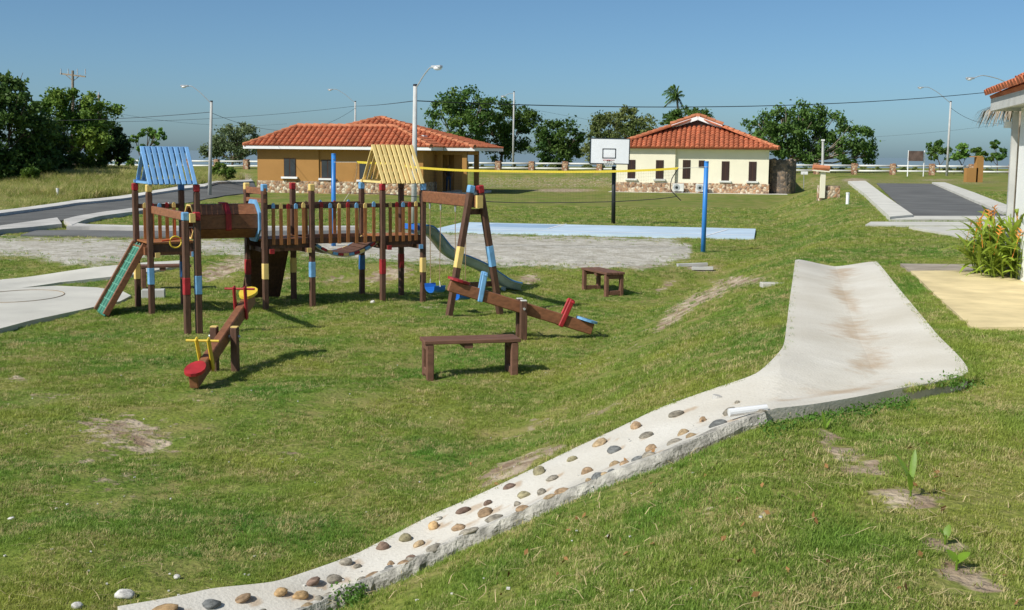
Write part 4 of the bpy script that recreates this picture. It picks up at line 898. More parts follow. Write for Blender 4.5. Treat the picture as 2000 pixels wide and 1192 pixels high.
ridge_cap(yr, (gl, yf-.02, zf_+.14), (rx_, yf-.02, tp_+.10)); ridge_cap(yr, (gr, yf-.02, zf_+.14), (rx_, yf-.02, tp_+.10))
gv = MB().add([(gl+.3, yf, zf_-.1), (gr-.3, yf, zf_-.1), (rx_, yf, tp_-.12), (gl+.3, yf+.06, zf_-.1), (gr-.3, yf+.06, zf_-.1), (rx_, yf+.06, tp_-.12)], [(0,1,2),(5,4,3),(0,3,4,1),(1,4,5,2),(2,5,3,0)]).build('gable_vent', frame_d, yr)
for gx in (gl, gr): MB().beam((gx+(.1 if gx == gl else -.1), yf-.22, zf_-.04), (rx_, yf-.22, tp_-.14), .06, .25).build('gable_trim', white, yr)
for a in (1316, 1361):          # air conditioners
    c = Vector((house_px(YH, a+10), -.55, 0)); wp = oh.matrix_world; cR_ = Matrix.Rotation(HA, 3, 'Z') @ c + YH
    ac = thing('air_conditioner', cR_+Vector((0, 0, .03)), 'white air conditioning unit under the '+('narrow tall window' if a == 1316 else 'small square window')+' of the yellow house', 'air conditioner', 'outdoor air conditioning units', HA, True)
    MB().box((0, 0, .36), (.78, .32, .54)).build('casing', offw, ac, bevel=.02); MB().cyl((-.1, -.165, .36), (-.1, -.175, .36), .22, None, 20).build('fan_grille', galv, ac); MB().cyl((-.1, -.176, .36), (-.1, -.185, .36), .1, None, 12).build('fan_hub', black, ac)
    for s_ in (-1, 1): MB().box((s_*.28, 0, .05), (.06, .3, .09)).build('foot', galv, ac)
# curved stone wall beside the yellow house
cwx = YL+.95; cwc = Matrix.Rotation(HA, 3, 'Z') @ Vector((cwx, 1.9, 0)) + YH
sw_ = thing('stone_wall', cwc, 'shade-toned curved stone screen wall at the right end of the yellow house', 'wall', None, HA, True)
vs = []; nA = 22
for i in range(nA+1):
    a = R(195+190*i/nA); zt = 2.38+.06*math.sin(i*1.9)+.05*random.uniform(-1, 1)
    for r_, z_ in ((.98, -.2), (.98+random.uniform(-.02, .02), zt), (.74, zt+.03), (.74, -.2)): vs.append((r_*1.02*math.cos(a), r_*1.3*math.sin(a), z_))
MB().add(vs, [(i*4+j, i*4+(j+1) % 4, (i+1)*4+(j+1) % 4, (i+1)*4+j) for i in range(nA) for j in range(4)]+[(0,1,2,3),(nA*4+3,nA*4+2,nA*4+1,nA*4)]).build('stone_shell', stones_d, sw_)

# white building at the right edge
bd_ = Vector((.243, 1, 0)).normalized(); far = W(1976, 400, 17.3); wn = Vector((bd_.y, -bd_.x, 0))
WB = Vector((far.x, far.y, hz(far.x, far.y))); wb = thing('white_building', WB, 'white walled house corner with terracotta eaves at the right edge', 'house')
Lw = 11.5; zE = W(1930, 207, 17.9).z
def wp_(a, b, z): return WB+bd_*a+wn*b+Vector((0, 0, z-WB.z))
rotw = Matrix((bd_, wn, Vector((0, 0, 1)))).transposed(); rotw.col[1] = wn
def wbox(name, a0, a1, b0, b1, z0, z1, m_, par=wb, bevel=0): 
    c = wp_((a0+a1)/2, (b0+b1)/2, (z0+z1)/2); return MB().box(c, (a1-a0, b1-b0, z1-z0), Matrix((bd_, wn, Vector((0, 0, 1)))).transposed()).build(name, m_, par, bevel)
wbox('wall', -Lw, 0, 0.05, 7, WB.z-.1, zE-.05, white_w)
ov = .30; wr_ = wbox('roof', -Lw, .42, -ov+.06, 7.2, zE-.03, zE+.02, offw)
wbox('fascia', -Lw, .47, -ov, -ov+.05, zE-.08, zE+.13, polec, wr_); wbox('fascia', .42, .47, -ov+.05, 7.2, zE-.08, zE+.13, offw, wr_)
pe = zE+.16; tiles(wr_, wp_(.50, -ov-.03, pe), wp_(-Lw, -ov-.06, pe), wp_(-3.0, 3.6, pe+1.9), wp_(-Lw, 3.6, pe+1.9), pitch=.24)
wbox('downpipe', .03, .12, -.05, .03, WB.z-.05, zE-.1, polec)
fl = MB().box(wp_(.25, -.05, W(1972, 243, 17.3).z), (.10, .16, .09), rotw).cyl(wp_(.25, -.05, W(1972, 243, 17.3).z), wp_(.16, .0, W(1972, 250, 17.3).z-.05), .02).build('floodlight', white, wb)

# thatched shade behind the white building
tc_ = W(1990, 215, 22.5); tz = hz(tc_.x, tc_.y)
th_ = thing('thatched_umbrella', (tc_.x, tc_.y, tz), 'dry palm thatch umbrella poking out behind the white building', 'umbrella')
MB().cyl((tc_.x, tc_.y, tz-.2), (tc_.x, tc_.y, tz+3.2), .06, .05, 8).build('pole', bark_p, th_)
mb = MB()
for i in range(260):
    a = random.uniform(0, 2*math.pi); r0 = random.uniform(0, .45); r1 = random.uniform(.6, .85); dz0 = .45-.4*r0; z0 = tz+2.42
    p0 = Vector((tc_.x+r0*math.cos(a), tc_.y+r0*math.sin(a), z0+dz0)); a += random.uniform(-.12, .12)
    p1 = Vector((tc_.x+r1*.85*math.cos(a), tc_.y+r1*.85*math.sin(a), z0+.16)); p2 = p1+Vector((.12*math.cos(a), .12*math.sin(a), random.uniform(-.32, -.12)))
    sd = Vector((-math.sin(a), math.cos(a), 0))*random.uniform(.006, .015); mb.add([p0-sd, p0+sd, p1+sd, p1-sd, p2+sd*.3, p2-sd*.3], [(0,1,2,3),(3,2,4,5)])
tag(mb.build('thatch', thatch_m, th_), kind='stuff')

# ------------------------------------------------------------------ roadside fence
fa = Vector((-48, fence_y(-48), 0)); fbv = Vector((52, fence_y(52), 0)); fd = (fbv-fa).normalized(); FL = (fbv-fa).length
fen = thing('roadside_fence', (0, fence_y(0), hz(0, fence_y(0))), 'long white two-rail fence with stone posts along the far road', 'fence')
def post_mesh(seed):
    rr = random.Random(seed); bm = bmesh.new(); bmesh.ops.create_cube(bm, size=1); bmesh.ops.subdivide_edges(bm, edges=bm.edges, cuts=3, use_grid_fill=True)
    for v in bm.verts: v.co = Vector((v.co.x*.46*(1+rr.uniform(-.1, .1)), v.co.y*.46*(1+rr.uniform(-.1, .1)), (v.co.z+.5)*1.0-.1+rr.uniform(-.03, .03)))
    m_ = bpy.data.meshes.new('post'); bm.to_mesh(m_); bm.free(); m_.materials.append(stones_p); return m_
PMS = [post_mesh(i) for i in range(4)]
nf = int(FL/3.0); k0 = W(1037, 320, 105.0); off = ((k0-fa).xy.dot(fd.xy)) % 3.0
prev = None
for i in range(nf+1):
    q = fa+fd*(off+3.0*i); q.z = hz(q.x, q.y)
    inst('post', PMS[i % 4], fen, q, Euler((0, 0, -.24+random.uniform(-.05, .05))))
    if prev is not None:
        for z_ in (.72, .30):
            MB().cyl(prev+fd*.2+Vector((0, 0, z_)), q-fd*.2+Vector((0, 0, z_)), .075, None, 8).build('rail', offw, fen, smooth=True)
    prev = q

# ------------------------------------------------------------------ street lights, utility poles, wires
def streetlight(base, top, lamp, label, r=.085):
    t_ = thing('street_light', base, label, 'street light', 'street lights')
    MB().cyl(base-Vector((0, 0, .3)), top, r*1.25, r*.8, 12).build('pole', polec, t_, smooth=True); MB().cyl(top, top+Vector((0, 0, .06)), r*.95, r*.8, 10).build('pole_cap', wirem, t_)
    s0 = top-Vector((0, 0, .12)); dl = lamp-s0
    MB().tube(smooth_line([s0, s0+dl*.45+Vector((0, 0, .10*dl.length)), s0+dl*.8+Vector((0, 0, .10*dl.length)), lamp], 4), .022, 6).build('arm', galv, t_)
    d2 = Vector((dl.x, dl.y, 0)).normalized(); hd = MB().box(lamp+d2*.16, (.42, .16, .09), Matrix((d2, Vector((-d2.y, d2.x, 0)), Vector((0, 0, 1)))).transposed()).build('lamp_head', galv, t_, bevel=.02)
    bm = bmesh.new(); bmesh.ops.create_uvsphere(bm, u_segments=10, v_segments=6, radius=.12); m_ = bpy.data.meshes.new('lens'); bm.to_mesh(m_); bm.free(); m_.materials.append(pvc)
    inst('lens', m_, hd, lamp+d2*.2-Vector((0, 0, .05)), None, (1.25, .8, .6)); return top
g1 = G(808, 437); S1 = streetlight(g1, W(811, 168, g1.y), W(846, 131, g1.y-.5), 'tall grey street light pole behind the yellow-roofed tower')
g2 = G(409, 382); S2 = streetlight(g2, W(413, 199, g2.y), W(366, 168, g2.y), 'grey street light by the road, left of the orange house')
b3 = W(693, 330, 99); b3.z = hz(b3.x, b3.y); S3 = streetlight(b3, W(694, 199, 99), W(649, 175, 99), 'street light rising behind the orange house roof')
b4 = W(1002, 326, 110); b4.z = hz(b4.x, b4.y); S4 = streetlight(b4, W(1004, 180, 110), W(986, 188, 110), 'street light in front of the trees beyond the fence')
g5 = W(1849, 345, 95); g5.z = hz(g5.x, g5.y); S5 = streetlight(g5, W(1857, 199, 95), W(1802, 171, 95), 'leaning grey street light by the fence on the right')
b6 = W(1990, 330, 62); b6.z = hz(b6.x, b6.y); S6 = streetlight(b6, W(1990, 168, 62), W(1901, 153, 62), 'street light whose lamp shows above the right roof corner')
def upole(px, ptop, Y, label, arms):
    b = W(px, 330, Y); b.z = hz(b.x, b.y); t_ = thing('utility_pole', b, label, 'utility pole', 'utility poles'); top = W(px, ptop, Y)
    MB().cyl(b-Vector((0, 0, .3)), top, .14, .10, 10).build('pole', bark_p, t_)
    if arms:
        a = top-Vector((0, 0, .35)); MB().beam(a-Vector((1.1, -.2, -.1)), a+Vector((1.1, -.2, -.15)), .1, .12).build('crossarm', bark_p, t_)
        for x in (-1.0, -.4, .35, 1.0): MB().cyl(a+Vector((x, .1, .05)), a+Vector((x, .1, .5)), .05, .035, 6).build('insulator', galv, t_)
        for s_ in (-1, 1): MB().cyl(a+Vector((s_*.6, .1, 0)), a+Vector((0, 0, -.5)), .03, None, 5).build('brace', bark_p, t_)
    else: MB().cyl(top, top+Vector((0, 0, .2)), .06, .05, 6).build('insulator', galv, t_)
    return top
P1 = upole(142, 138, 100, 'tall wooden utility pole with crossarm above the left trees', True)
P2 = upole(193, 185, 97, 'bare wooden utility pole among the left trees', False)
def wire(a, b, sg, label, r=.016):
    pts = [a.lerp(b, i/24)-Vector((0, 0, sg*4*(i/24)*(1-i/24))) for i in range(25)]; m_ = (a+b)/2
    o = MB().tube(pts, r, 4).build('power_line', wirem); tag(o, label, 'cable', 'overhead cables'); return o
dn = lambda p_, z: p_-Vector((0, 0, z))
WL = W(-40, 233, 90)
wire(WL, dn(S2, .55), .25, 'black overhead cable running from the left edge to the street light by the road')
wire(W(-40, 234, 95), dn(S3, .35), .6, 'black overhead cable crossing left to the street light behind the orange house')
wire(dn(S3, .35), dn(S1, .5), .05, 'black overhead cable between the two street lights over the orange house')
wire(dn(S2, .6), dn(S3, .5), 1.35, 'slack overhead cable sagging left of the orange house roof', .011)
wire(dn(S1, .5), dn(S6, .15), .5, 'long black overhead cable spanning the sky above the yellow house', .02)
wire(dn(S5, .45), W(1990, 232, 88), .75, 'slack overhead cable drooping right of the leaning street light', .014)
wire(dn(S4, 1.2), W(1730, 275, 140), 1.2, 'thin faint cable above the middle trees', .010)
wire(W(1600, 272, 118), W(2010, 236, 108), .3, 'thin faint cable behind the leaning street light', .010)
wire(P2+Vector((0, 0, -1.2)), W(560, 242, 120), .6, 'thin faint cable from the bare utility pole to the right', .010)

# ------------------------------------------------------------------ signs, pillar, stubs and small things on the right
def simple(name, loc, label, cat, group=None): return thing(name, loc, label, cat, group)
q = W(1789, 345, 93.5); q.z = hz(q.x, q.y); sg = simple('sign_board', q, 'dark brown notice board on two white posts by the far fence', 'sign')
for px in (1773, 1804): a = W(px, 330, 93.5); MB().cyl((a.x, a.y, q.z-.2), (a.x, a.y, W(px, 294, 93.5).z), .04, None, 8).build('sign_post', white, sg)
a, b = W(1775, 295, 93.4), W(1803, 315, 93.4); MB().box((a+b)/2, (b.x-a.x, .05, a.z-b.z)).build('sign_panel', signm, sg)
q = G(1621, 387); pl = simple('address_pillar', q, 'stone planter box with cream post and orange tile cap beside the sidewalk', 'pillar'); Yp = q.y
a, b = W(1603, 363, Yp), W(1640, 387, Yp); MB().box(((a.x+b.x)/2, Yp+.3, (a.z+q.z)/2-.1), (b.x-a.x, .6, a.z-q.z+.2)).build('stone_box', stones_b, pl)
a, b = W(1602.5, 333, Yp-.02), W(1610, 380, Yp-.02); MB().box(((a.x+b.x)/2, Yp-.06, (a.z+q.z)/2), (b.x-a.x, .11, a.z-q.z)).build('post', yellow_w, pl)
a = W(1588, 327, Yp-.1); b = W(1620, 329, Yp-.1); MB().cyl(a, b, .12, .11, 10).build('tile_cap', tile_r, pl); MB().beam(a-Vector((0, 0, .12)), b-Vector((0, 0, .14)), .2, .05).build('cap_plate', yellow_w, pl)
q = W(1900, 357, 80); q.z = hz(q.x, q.y); bw_ = simple('utility_wall', q, 'small brown rendered utility wall stepped up at its right side', 'wall')
for a, b in (((1886, 328), (1906, 360)), ((1906, 307), (1916, 360))): a2, b2 = W(*a, 80), W(*b, 80); MB().box(((a2.x+b2.x)/2, 80, (a2.z+q.z)/2-.1), (b2.x-a2.x, .5, a2.z-q.z+.2)).build('wall_block', orange_w, bw_)
a2 = W(1909, 306, 80); MB().beam(a2-Vector((.45, 0, .02)), a2+Vector((.3, 0, .02)), .4, .06).build('coping', orange_w, bw_)
q = W(1607, 340, 92); q.z = hz(q.x, q.y); gp = simple('grey_post', q, 'plain grey square post in front of the big tree', 'post'); MB().cyl(q-Vector((0, 0, .2)), W(1607.5, 275, 92), .11, .09, 8).build('shaft', polec, gp); MB().box(W(1607.5, 274, 92), (.22, .22, .12)).build('cap', white, gp)
q = G(1655, 399); pp = simple('pipe_stub', q, 'short white plastic pipe standing left of the access road', 'pipe', 'white pipe stubs'); MB().cyl(q-Vector((0, 0, .1)), (q.x, q.y, q.z+.36), .06, None, 10).build('pipe', pvc, pp); MB().cyl((q.x, q.y, q.z+.36), (q.x, q.y, q.z+.42), .07, None, 10).build('pipe_cap', pvc, pp)
q = G(113, 389); pp = simple('pipe_stub', q, 'short white plastic pipe in the tall grass on the left', 'pipe', 'white pipe stubs'); MB().cyl(q-Vector((0, 0, .1)), (q.x, q.y, q.z+.5), .07, None, 10).build('pipe', pvc, pp); MB().cyl((q.x, q.y, q.z+.5), (q.x, q.y, q.z+.56), .08, None, 10).build('pipe_cap', pvc, pp); MB().cyl((q.x+.3, q.y, q.z-.1), (q.x+.3, q.y, q.z+.3), .04, None, 8).build('pipe', pvc, pp)
q = W(1571, 345, 88); q.z = hz(q.x, q.y); ws = simple('small_sign', q, 'small white sign plate on a thin stake right of the stone wall', 'sign'); MB().cyl(q-Vector((0, 0, .2)), W(1570, 338, 88), .025).build('stake', galv, ws); a = W(1571, 338, 88); MB().box(a, (.5, .03, .22)).build('plate', white, ws)
q = chute_hit(1452, 818); pv = MB(); a = q+Vector((-.10, -.02, .03)); b = q+Vector((.16, .03, .055)); pv.cyl(a, b, .028, .024, 12); tag(pv.build('plastic_pipe', pvc), 'white plastic pipe end lying at the top of the cobbled chute', 'pipe')
q = G(300, 583); tag(MB().box(q+Vector((0, 0, .07)), (.40, .19, .19), Matrix.Rotation(.2, 3, 'Z')).build('concrete_block', polec, None, .01), 'grey concrete block on the grass behind the left tower posts', 'block')
for px, py, L, an, lb in ((1352, 521, .7, .25, 'longer weathered timber offcut lying at the top of the bank'), (1372, 528, .45, -.1, 'shorter weathered timber offcut lying at the top of the bank')):
    q = G(px, py); d = Vector((math.cos(an), math.sin(an), .02))*L/2; tag(MB().beam(q-d+Vector((0, 0, .04)), q+d+Vector((0, 0, .04)), .09, .07).build('timber_offcut', polec, None, .006), lb, 'plank', 'timber offcuts')
q = G(1512, 557); tag(MB().box(q+Vector((0, 0, .0)), (.36, .16, .07), Matrix.Rotation(.05, 3, 'Z')).build('concrete_strip', conc, None, .008), 'small concrete strip joining the channel from the left bank', 'slab')
for px, py, a, lb in ((22, 1014, .022, 'small white rock on the grass at the left edge'), (245, 1166, .055, 'flat white rock in the grass left of the chute foot'), (345, 1128, .020, 'small pale stone in the grass above the chute foot'), (153, 1186, .035, 'white rock at the bottom edge beside the chute foot'), (727, 592, .05, 'white stone under the hanging bridge'), (1060, 655, .0, '')):
    if a:
        q = G(px, py); o = inst('rock', SM[int(px) % 8], None, q+Vector((0, 0, a*.25)), Euler((.1, .2, px)), (a*1.25, a, a*.6), (.62, .6, .55)); tag(o, lb, 'rock', 'pale loose rocks')
bits = MB()
for i in range(260):
    px, py = random.uniform(0, 1500), random.uniform(560, 1180)
    q = G(px, py); r_ = random.uniform(.003, .009); bits.box(q+Vector((0, 0, r_*.6)), (r_*2, r_*1.5, r_), Euler((0, 0, random.uniform(0, 3))).to_matrix())
tag(bits.build('gravel_bits', rockw), 'scattered pale stone chips on the lawn', 'gravel', kind='stuff')

# ------------------------------------------------------------------ person on the porch
pc = W(876, 360, OH.y+3.0); fz = OH.z+.14; pbase = Vector((pc.x, pc.y, fz))
sk = [((0,0,.92),.13,.10),((0,0,1.12),.13,.10),((0,0,1.38),.17,.10),((0,0,1.46),.06,.06),((0,-.01,1.56),.075,.085),((0,-.01,1.66),.07,.08),
 ((-.10,0,.86),.085,.085),((-.11,-.02,.48),.062,.062),((-.12,0,.08),.045,.045),((-.13,-.10,.03),.04,.03),((.10,0,.86),.085,.085),((.11,-.02,.48),.062,.062),((.12,0,.08),.045,.045),((.13,-.10,.03),.04,.03),
 ((-.19,0,1.38),.06,.06),((-.25,.02,1.12),.045,.045),((-.20,-.14,.95),.036,.036),((-.16,-.20,.92),.035,.02),((.19,0,1.38),.06,.06),((.25,.02,1.12),.045,.045),((.20,-.14,.95),.036,.036),((.16,-.20,.92),.035,.02)]
ed = [(0,1),(1,2),(2,3),(3,4),(4,5),(0,6),(6,7),(7,8),(8,9),(0,10),(10,11),(11,12),(12,13),(2,14),(14,15),(15,16),(16,17),(2,18),(18,19),(19,20),(20,21)]
me = bpy.data.meshes.new('person'); me.from_pydata([s_[0] for s_ in sk], ed, []); tmp = bpy.data.objects.new('person_tmp', me); COL.objects.link(tmp)
tmp.modifiers.new('s', 'SKIN'); tmp.modifiers.new('b', 'SUBSURF').levels = 2
for v, s_ in zip(me.skin_vertices[0].data, sk): v.radius = (s_[1], s_[2])
me.skin_vertices[0].data[0].use_root = True
dg = bpy.context.evaluated_depsgraph_get(); bmesh_me = bpy.data.meshes.new_from_object(tmp.evaluated_get(dg)); bpy.data.objects.remove(tmp)
for m_ in (skin_m, cloth_d, cloth_b, hair_m, black): bmesh_me.materials.append(m_)
for p_ in bmesh_me.polygons:
    c = p_.center; p_.use_smooth = True
    p_.material_index = 4 if c.z < .09 else (2 if c.z < .95 and abs(c.x) < .19 and c.y > -.12 else (1 if c.z < 1.45 and not (abs(c.x) > .13 and c.z < 1.2) else (3 if c.z > 1.62 or (c.z > 1.52 and c.y > .0) else 0)))
pe_ = bpy.data.objects.new('person', bmesh_me); COL.objects.link(pe_); pe_.location = pbase; pe_.rotation_euler = (0, 0, .3); tag(pe_, 'person in dark shirt and blue trousers standing in the porch shade', 'person')

# ------------------------------------------------------------------ trees
def fast_mesh(name, V, F, m):
    me = bpy.data.meshes.new(name); V = np.asarray(V, np.float32); F = np.asarray(F, np.int32); k = F.shape[1]
    me.vertices.add(len(V)); me.vertices.foreach_set('co', V.reshape(-1)); me.loops.add(F.size); me.loops.foreach_set('vertex_index', F.reshape(-1))
    me.polygons.add(len(F)); me.polygons.foreach_set('loop_start', np.arange(0, F.size, k, dtype=np.int32)); me.update(); me.materials.append(m); return me
def leaves(C, size, aspect=.5, outd=None, droop=.3):
    N = len(C); d = RNG.normal(size=(N, 3)); d[:, 2] -= droop
    if outd is not None: d += outd*0.9
    d /= np.linalg.norm(d, axis=1)[:, None]; r = RNG.normal(size=(N, 3)); s_ = np.cross(d, r); s_ /= np.linalg.norm(s_, axis=1)[:, None]+1e-9; nn = np.cross(d, s_)
    L = (size*RNG.uniform(.6, 1.35, N))[:, None]; a = C-d*L/2; b = C+s_*L*aspect/2+nn*L*.08; t = C+d*L/2; c = C-s_*L*aspect/2+nn*L*.08
    V = np.stack([a, b, t, c], 1).reshape(-1, 3); F = np.arange(4*N).reshape(N, 4); return V, F
def limb(mb, pts, r0, r1): mb.tube(smooth_line(pts, 4), list(np.linspace(r0, r1, (len(pts)-1)*4+1)), 7)
LM = {'dark': leafmat('dark_leaves', (0.034, 0.078, 0.018), (0.09, 0.15, 0.03)), 'mid': leafmat('mid_green_leaves', (0.06, 0.145, 0.03), (0.15, 0.24, 0.045)),
      'olive': leafmat('olive_leaves', (0.09, 0.13, 0.035), (0.19, 0.22, 0.07)), 'light': leafmat('light_green_leaves', (0.09, 0.19, 0.03), (0.22, 0.31, 0.05)), 'grey': leafmat('grey_green_leaves', (0.10, 0.15, 0.06), (0.21, 0.25, 0.12))}
def tree(label, Y, basepx, lobes, n, size, lm, trunk_r=.16, clump=14, name='tree', barkm=bark, group='trees along the far side', fill=1.0, cat='tree', limbs=True):
    b = W(basepx, 330, Y); b.z = hz(b.x, b.y); t_ = thing(name, b, label, cat, group); mb = MB()
    Ls = []
    for i, (px, py, rp) in enumerate(lobes):
        r = rp*Y/FPX; c = W(px, py, Y); c = c+Vector((0, random.uniform(-.7, .7)*r*1.2, 0)); Ls.append((c, r))
    cen = sum((c for c, r in Ls), Vector())/len(Ls)
    fork = b+Vector(((cen.x-b.x)*.35, (cen.y-b.y)*.3, max(.5, (cen.z-b.z)*.42)))
    limb(mb, [b-Vector((0, 0, .4)), b.lerp(fork, .5)+Vector((random.uniform(-.1, .1), 0, 0)), fork], trunk_r, trunk_r*.75)
    for c, r in Ls:
        e = c+Vector((0, 0, r*.1)); m_ = fork.lerp(e, .5)+Vector((random.uniform(-.2, .2), random.uniform(-.2, .2), -.08*(e-fork).length)); limb(mb, [fork-Vector((0, 0, .1)), m_, e], trunk_r*.5, trunk_r*.14)
        if limbs:
            for k in range(3):
                f = c+Vector((random.uniform(-.8, .8)*r, random.uniform(-.8, .8)*r, random.uniform(-.2, .8)*r)); limb(mb, [m_, m_.lerp(f, .5)+Vector((0, 0, -.1*r)), f], trunk_r*.22, trunk_r*.06)
    mb.build('trunk', barkm, t_, smooth=True)
    tot = sum(r*r for c, r in Ls); Cs = []; Os = []
    for c, r in Ls:
        nl = int(n*r*r/tot); kc = max(4, int(clump*fill)); dirs = RNG.normal(size=(kc, 3)); dirs /= np.linalg.norm(dirs, axis=1)[:, None]
        rad = r*RNG.uniform(.35, 1.0, kc)**.6; cc3 = np.array(c)+dirs*rad[:, None]*np.array([1, 1, .85]); cr = r*RNG.uniform(.16, .34, kc)
        pick = RNG.integers(0, kc, nl); g_ = RNG.normal(size=(nl, 3))*.62; P_ = cc3[pick]+g_*cr[pick][:, None]*np.array([1, 1, .75]); Cs.append(P_); Os.append(dirs[pick])
    C_ = np.concatenate(Cs); O_ = np.concatenate(Os); C_[:, 2] = np.maximum(C_[:, 2], b.z+.25)
    V, F = leaves(C_-np.array(b), size, .55, O_); cr = bpy.data.objects.new('crown', fast_mesh('crown', V, F, LM[lm])); COL.objects.link(cr); cr.parent = t_; return t_
tree('tall dark tree massed at the far left edge', 74, -5, [(-40,200,60),(-5,175,45),(30,215,50),(55,262,48),(5,280,70),(-45,300,70),(70,310,36),(25,325,40)], 15000, .30, 'dark', .22, 26)
tree('dark leafy thicket filling the ground below the left edge tree', 76, 20, [(10,335,30),(50,338,24),(-30,335,30),(85,340,18)], 6000, .28, 'dark', .05, 26, 'bush', cat='bush', limbs=False)
tree('dark leafy thicket under the utility pole trees', 90, 160, [(125,325,18),(160,318,20),(190,318,18),(105,330,16)], 4500, .26, 'dark', .05, 24, 'bush', cat='bush', limbs=False)
tree('dark shadowy tree between the left edge and the utility pole', 79, 95, [(95,262,36),(85,300,42),(115,310,34),(80,330,30)], 8000, .28, 'dark', .14, 22)
tree('broad light green tree under the utility pole', 88, 143, [(150,205,44),(112,228,40),(186,228,40),(140,255,48),(178,268,36),(105,275,34),(150,295,34)], 11000, .28, 'light', .16, 20)
tree('slender tree around the bare utility pole', 92, 205, [(208,250,24),(214,280,28),(196,292,28),(238,288,20),(228,300,22)], 6000, .26, 'dark', .12, 18)
tree('small sparse tree with open branches left of the blue roof', 103, 268, [(287,262,15),(312,263,12),(264,270,10),(300,282,10),(280,290,9)], 1500, .28, 'mid', .13, 6)
tree('rounded grey green bush left of the orange house', 116, 455, [(438,268,30),(475,265,28),(412,292,24),(450,292,32),(498,288,24)], 8000, .25, 'grey', .12, 24, 'bush', cat='bush')
tree('dark green tree directly behind the orange house porch', 116, 898, [(860,216,30),(900,203,38),(940,216,32),(872,256,36),(920,258,36),(895,285,24)], 9000, .30, 'mid', .2, 16, barkm=bark_p)
tree('mid green tree right of the porch, tallest of the middle pair', 120, 975, [(985,228,40),(1028,240,32),(958,262,34),(1008,272,36),(975,298,26)], 9000, .30, 'mid', .18, 17)
tree('bushy green tree left of the basketball backboard', 112, 1092, [(1088,262,36),(1068,290,32),(1112,292,26),(1092,308,24),(1125,270,18)], 8500, .28, 'mid', .15, 22)
tree('olive green bush mass behind the backboard', 122, 1218, [(1188,252,36),(1224,230,24),(1252,250,32),(1164,275,22),(1215,272,38),(1180,292,26),(1150,300,20)], 11000, .28, 'olive', .16, 28, 'bush', cat='bush')
tree('dark rounded tree showing over the yellow house ridge', 122, 1342, [(1332,228,24),(1364,232,22),(1310,236,16),(1345,248,26)], 6000, .26, 'dark', .14, 24)
tree('big spreading tree with leaning trunk right of the yellow house', 108, 1530, [(1476,246,32),(1520,238,34),(1572,234,40),(1620,246,38),(1662,270,38),(1692,292,28),(1700,305,18),(1500,270,34),(1530,292,26),(1550,266,42),(1610,282,38),(1575,300,30),(1650,300,26)], 15000, .30, 'dark', .22, 18, barkm=bark_p)
for i, (px, Y, lobes, lb) in enumerate(((1838, 106, [(1832,288,15),(1845,302,14),(1822,303,10)], 'young leafy plant just left of the leaning street light'), (1880, 107, [(1878,289,12),(1885,303,13),(1866,308,10)], 'young leafy plant just right of the leaning street light'), (1912, 108, [(1908,296,10),(1918,306,12)], 'low leafy plant behind the brown utility wall'), (1950, 106, [(1948,282,10),(1953,300,14),(1938,308,10)], 'young leafy plant nearest the white building'))):
    tree(lb, Y, px, lobes, 1500, .26, 'mid', .06, 10, 'young_tree', group='young plants beyond the right fence', cat='plant')
for i, (px, Y, lobes, lb) in enumerate(((60, 72, [(66,335,14),(52,342,12)], 'bright green shrub at the foot of the dark left trees'), (80, 86, [(100,328,14),(78,334,14)], 'pale green shrub below the dark shadowy tree'), (150, 92, [(150,322,12),(165,328,12),(132,330,10)], 'shrub at the foot of the light green tree'), (245, 112, [(232,312,12),(255,316,12),(282,318,12)], 'low shrub behind the left fence posts'), (320, 114, [(300,318,12),(330,318,12)], 'low shrub behind the blue slatted roof'), (432, 82, [(436,330,16),(448,338,14),(424,340,12)], 'rounded green shrub right of the left street light'))):
    tree(lb, Y, px, lobes, 1800, .22, 'light', .04, 12, 'shrub', group='low shrubs on the left', cat='shrub', limbs=False)
BL = ['under the mid green middle tree', 'right of the far street light base', 'under the bushy tree by the backboard', 'just left of the backboard pole', 'just right of the stone screen wall', 'below the right half of the big tree', 'at the right end of the big tree', 'behind the brown notice board', 'behind the leaning street light base', 'behind the brown utility wall', 'nearest the white building', 'at the far right']
for i in range(15):
    px = 940+i*70+random.uniform(-18, 18)
    if 1180 < px < 1540: continue
    k = ray(px, 330); kx = k.x/k.y; Y = (105.6)/(1+.25*kx)+3.5+random.uniform(0, 2)
    tree('low green bush behind the far fence, '+BL.pop(0), Y, px, [(px-14, 327+.0105*(px-1000)*.8, 9), (px+12, 328+.0105*(px-1000)*.8, 8)], 900, .2, 'olive', .03, 10, 'bush', group='low bushes behind the far fence', cat='bush', limbs=False)
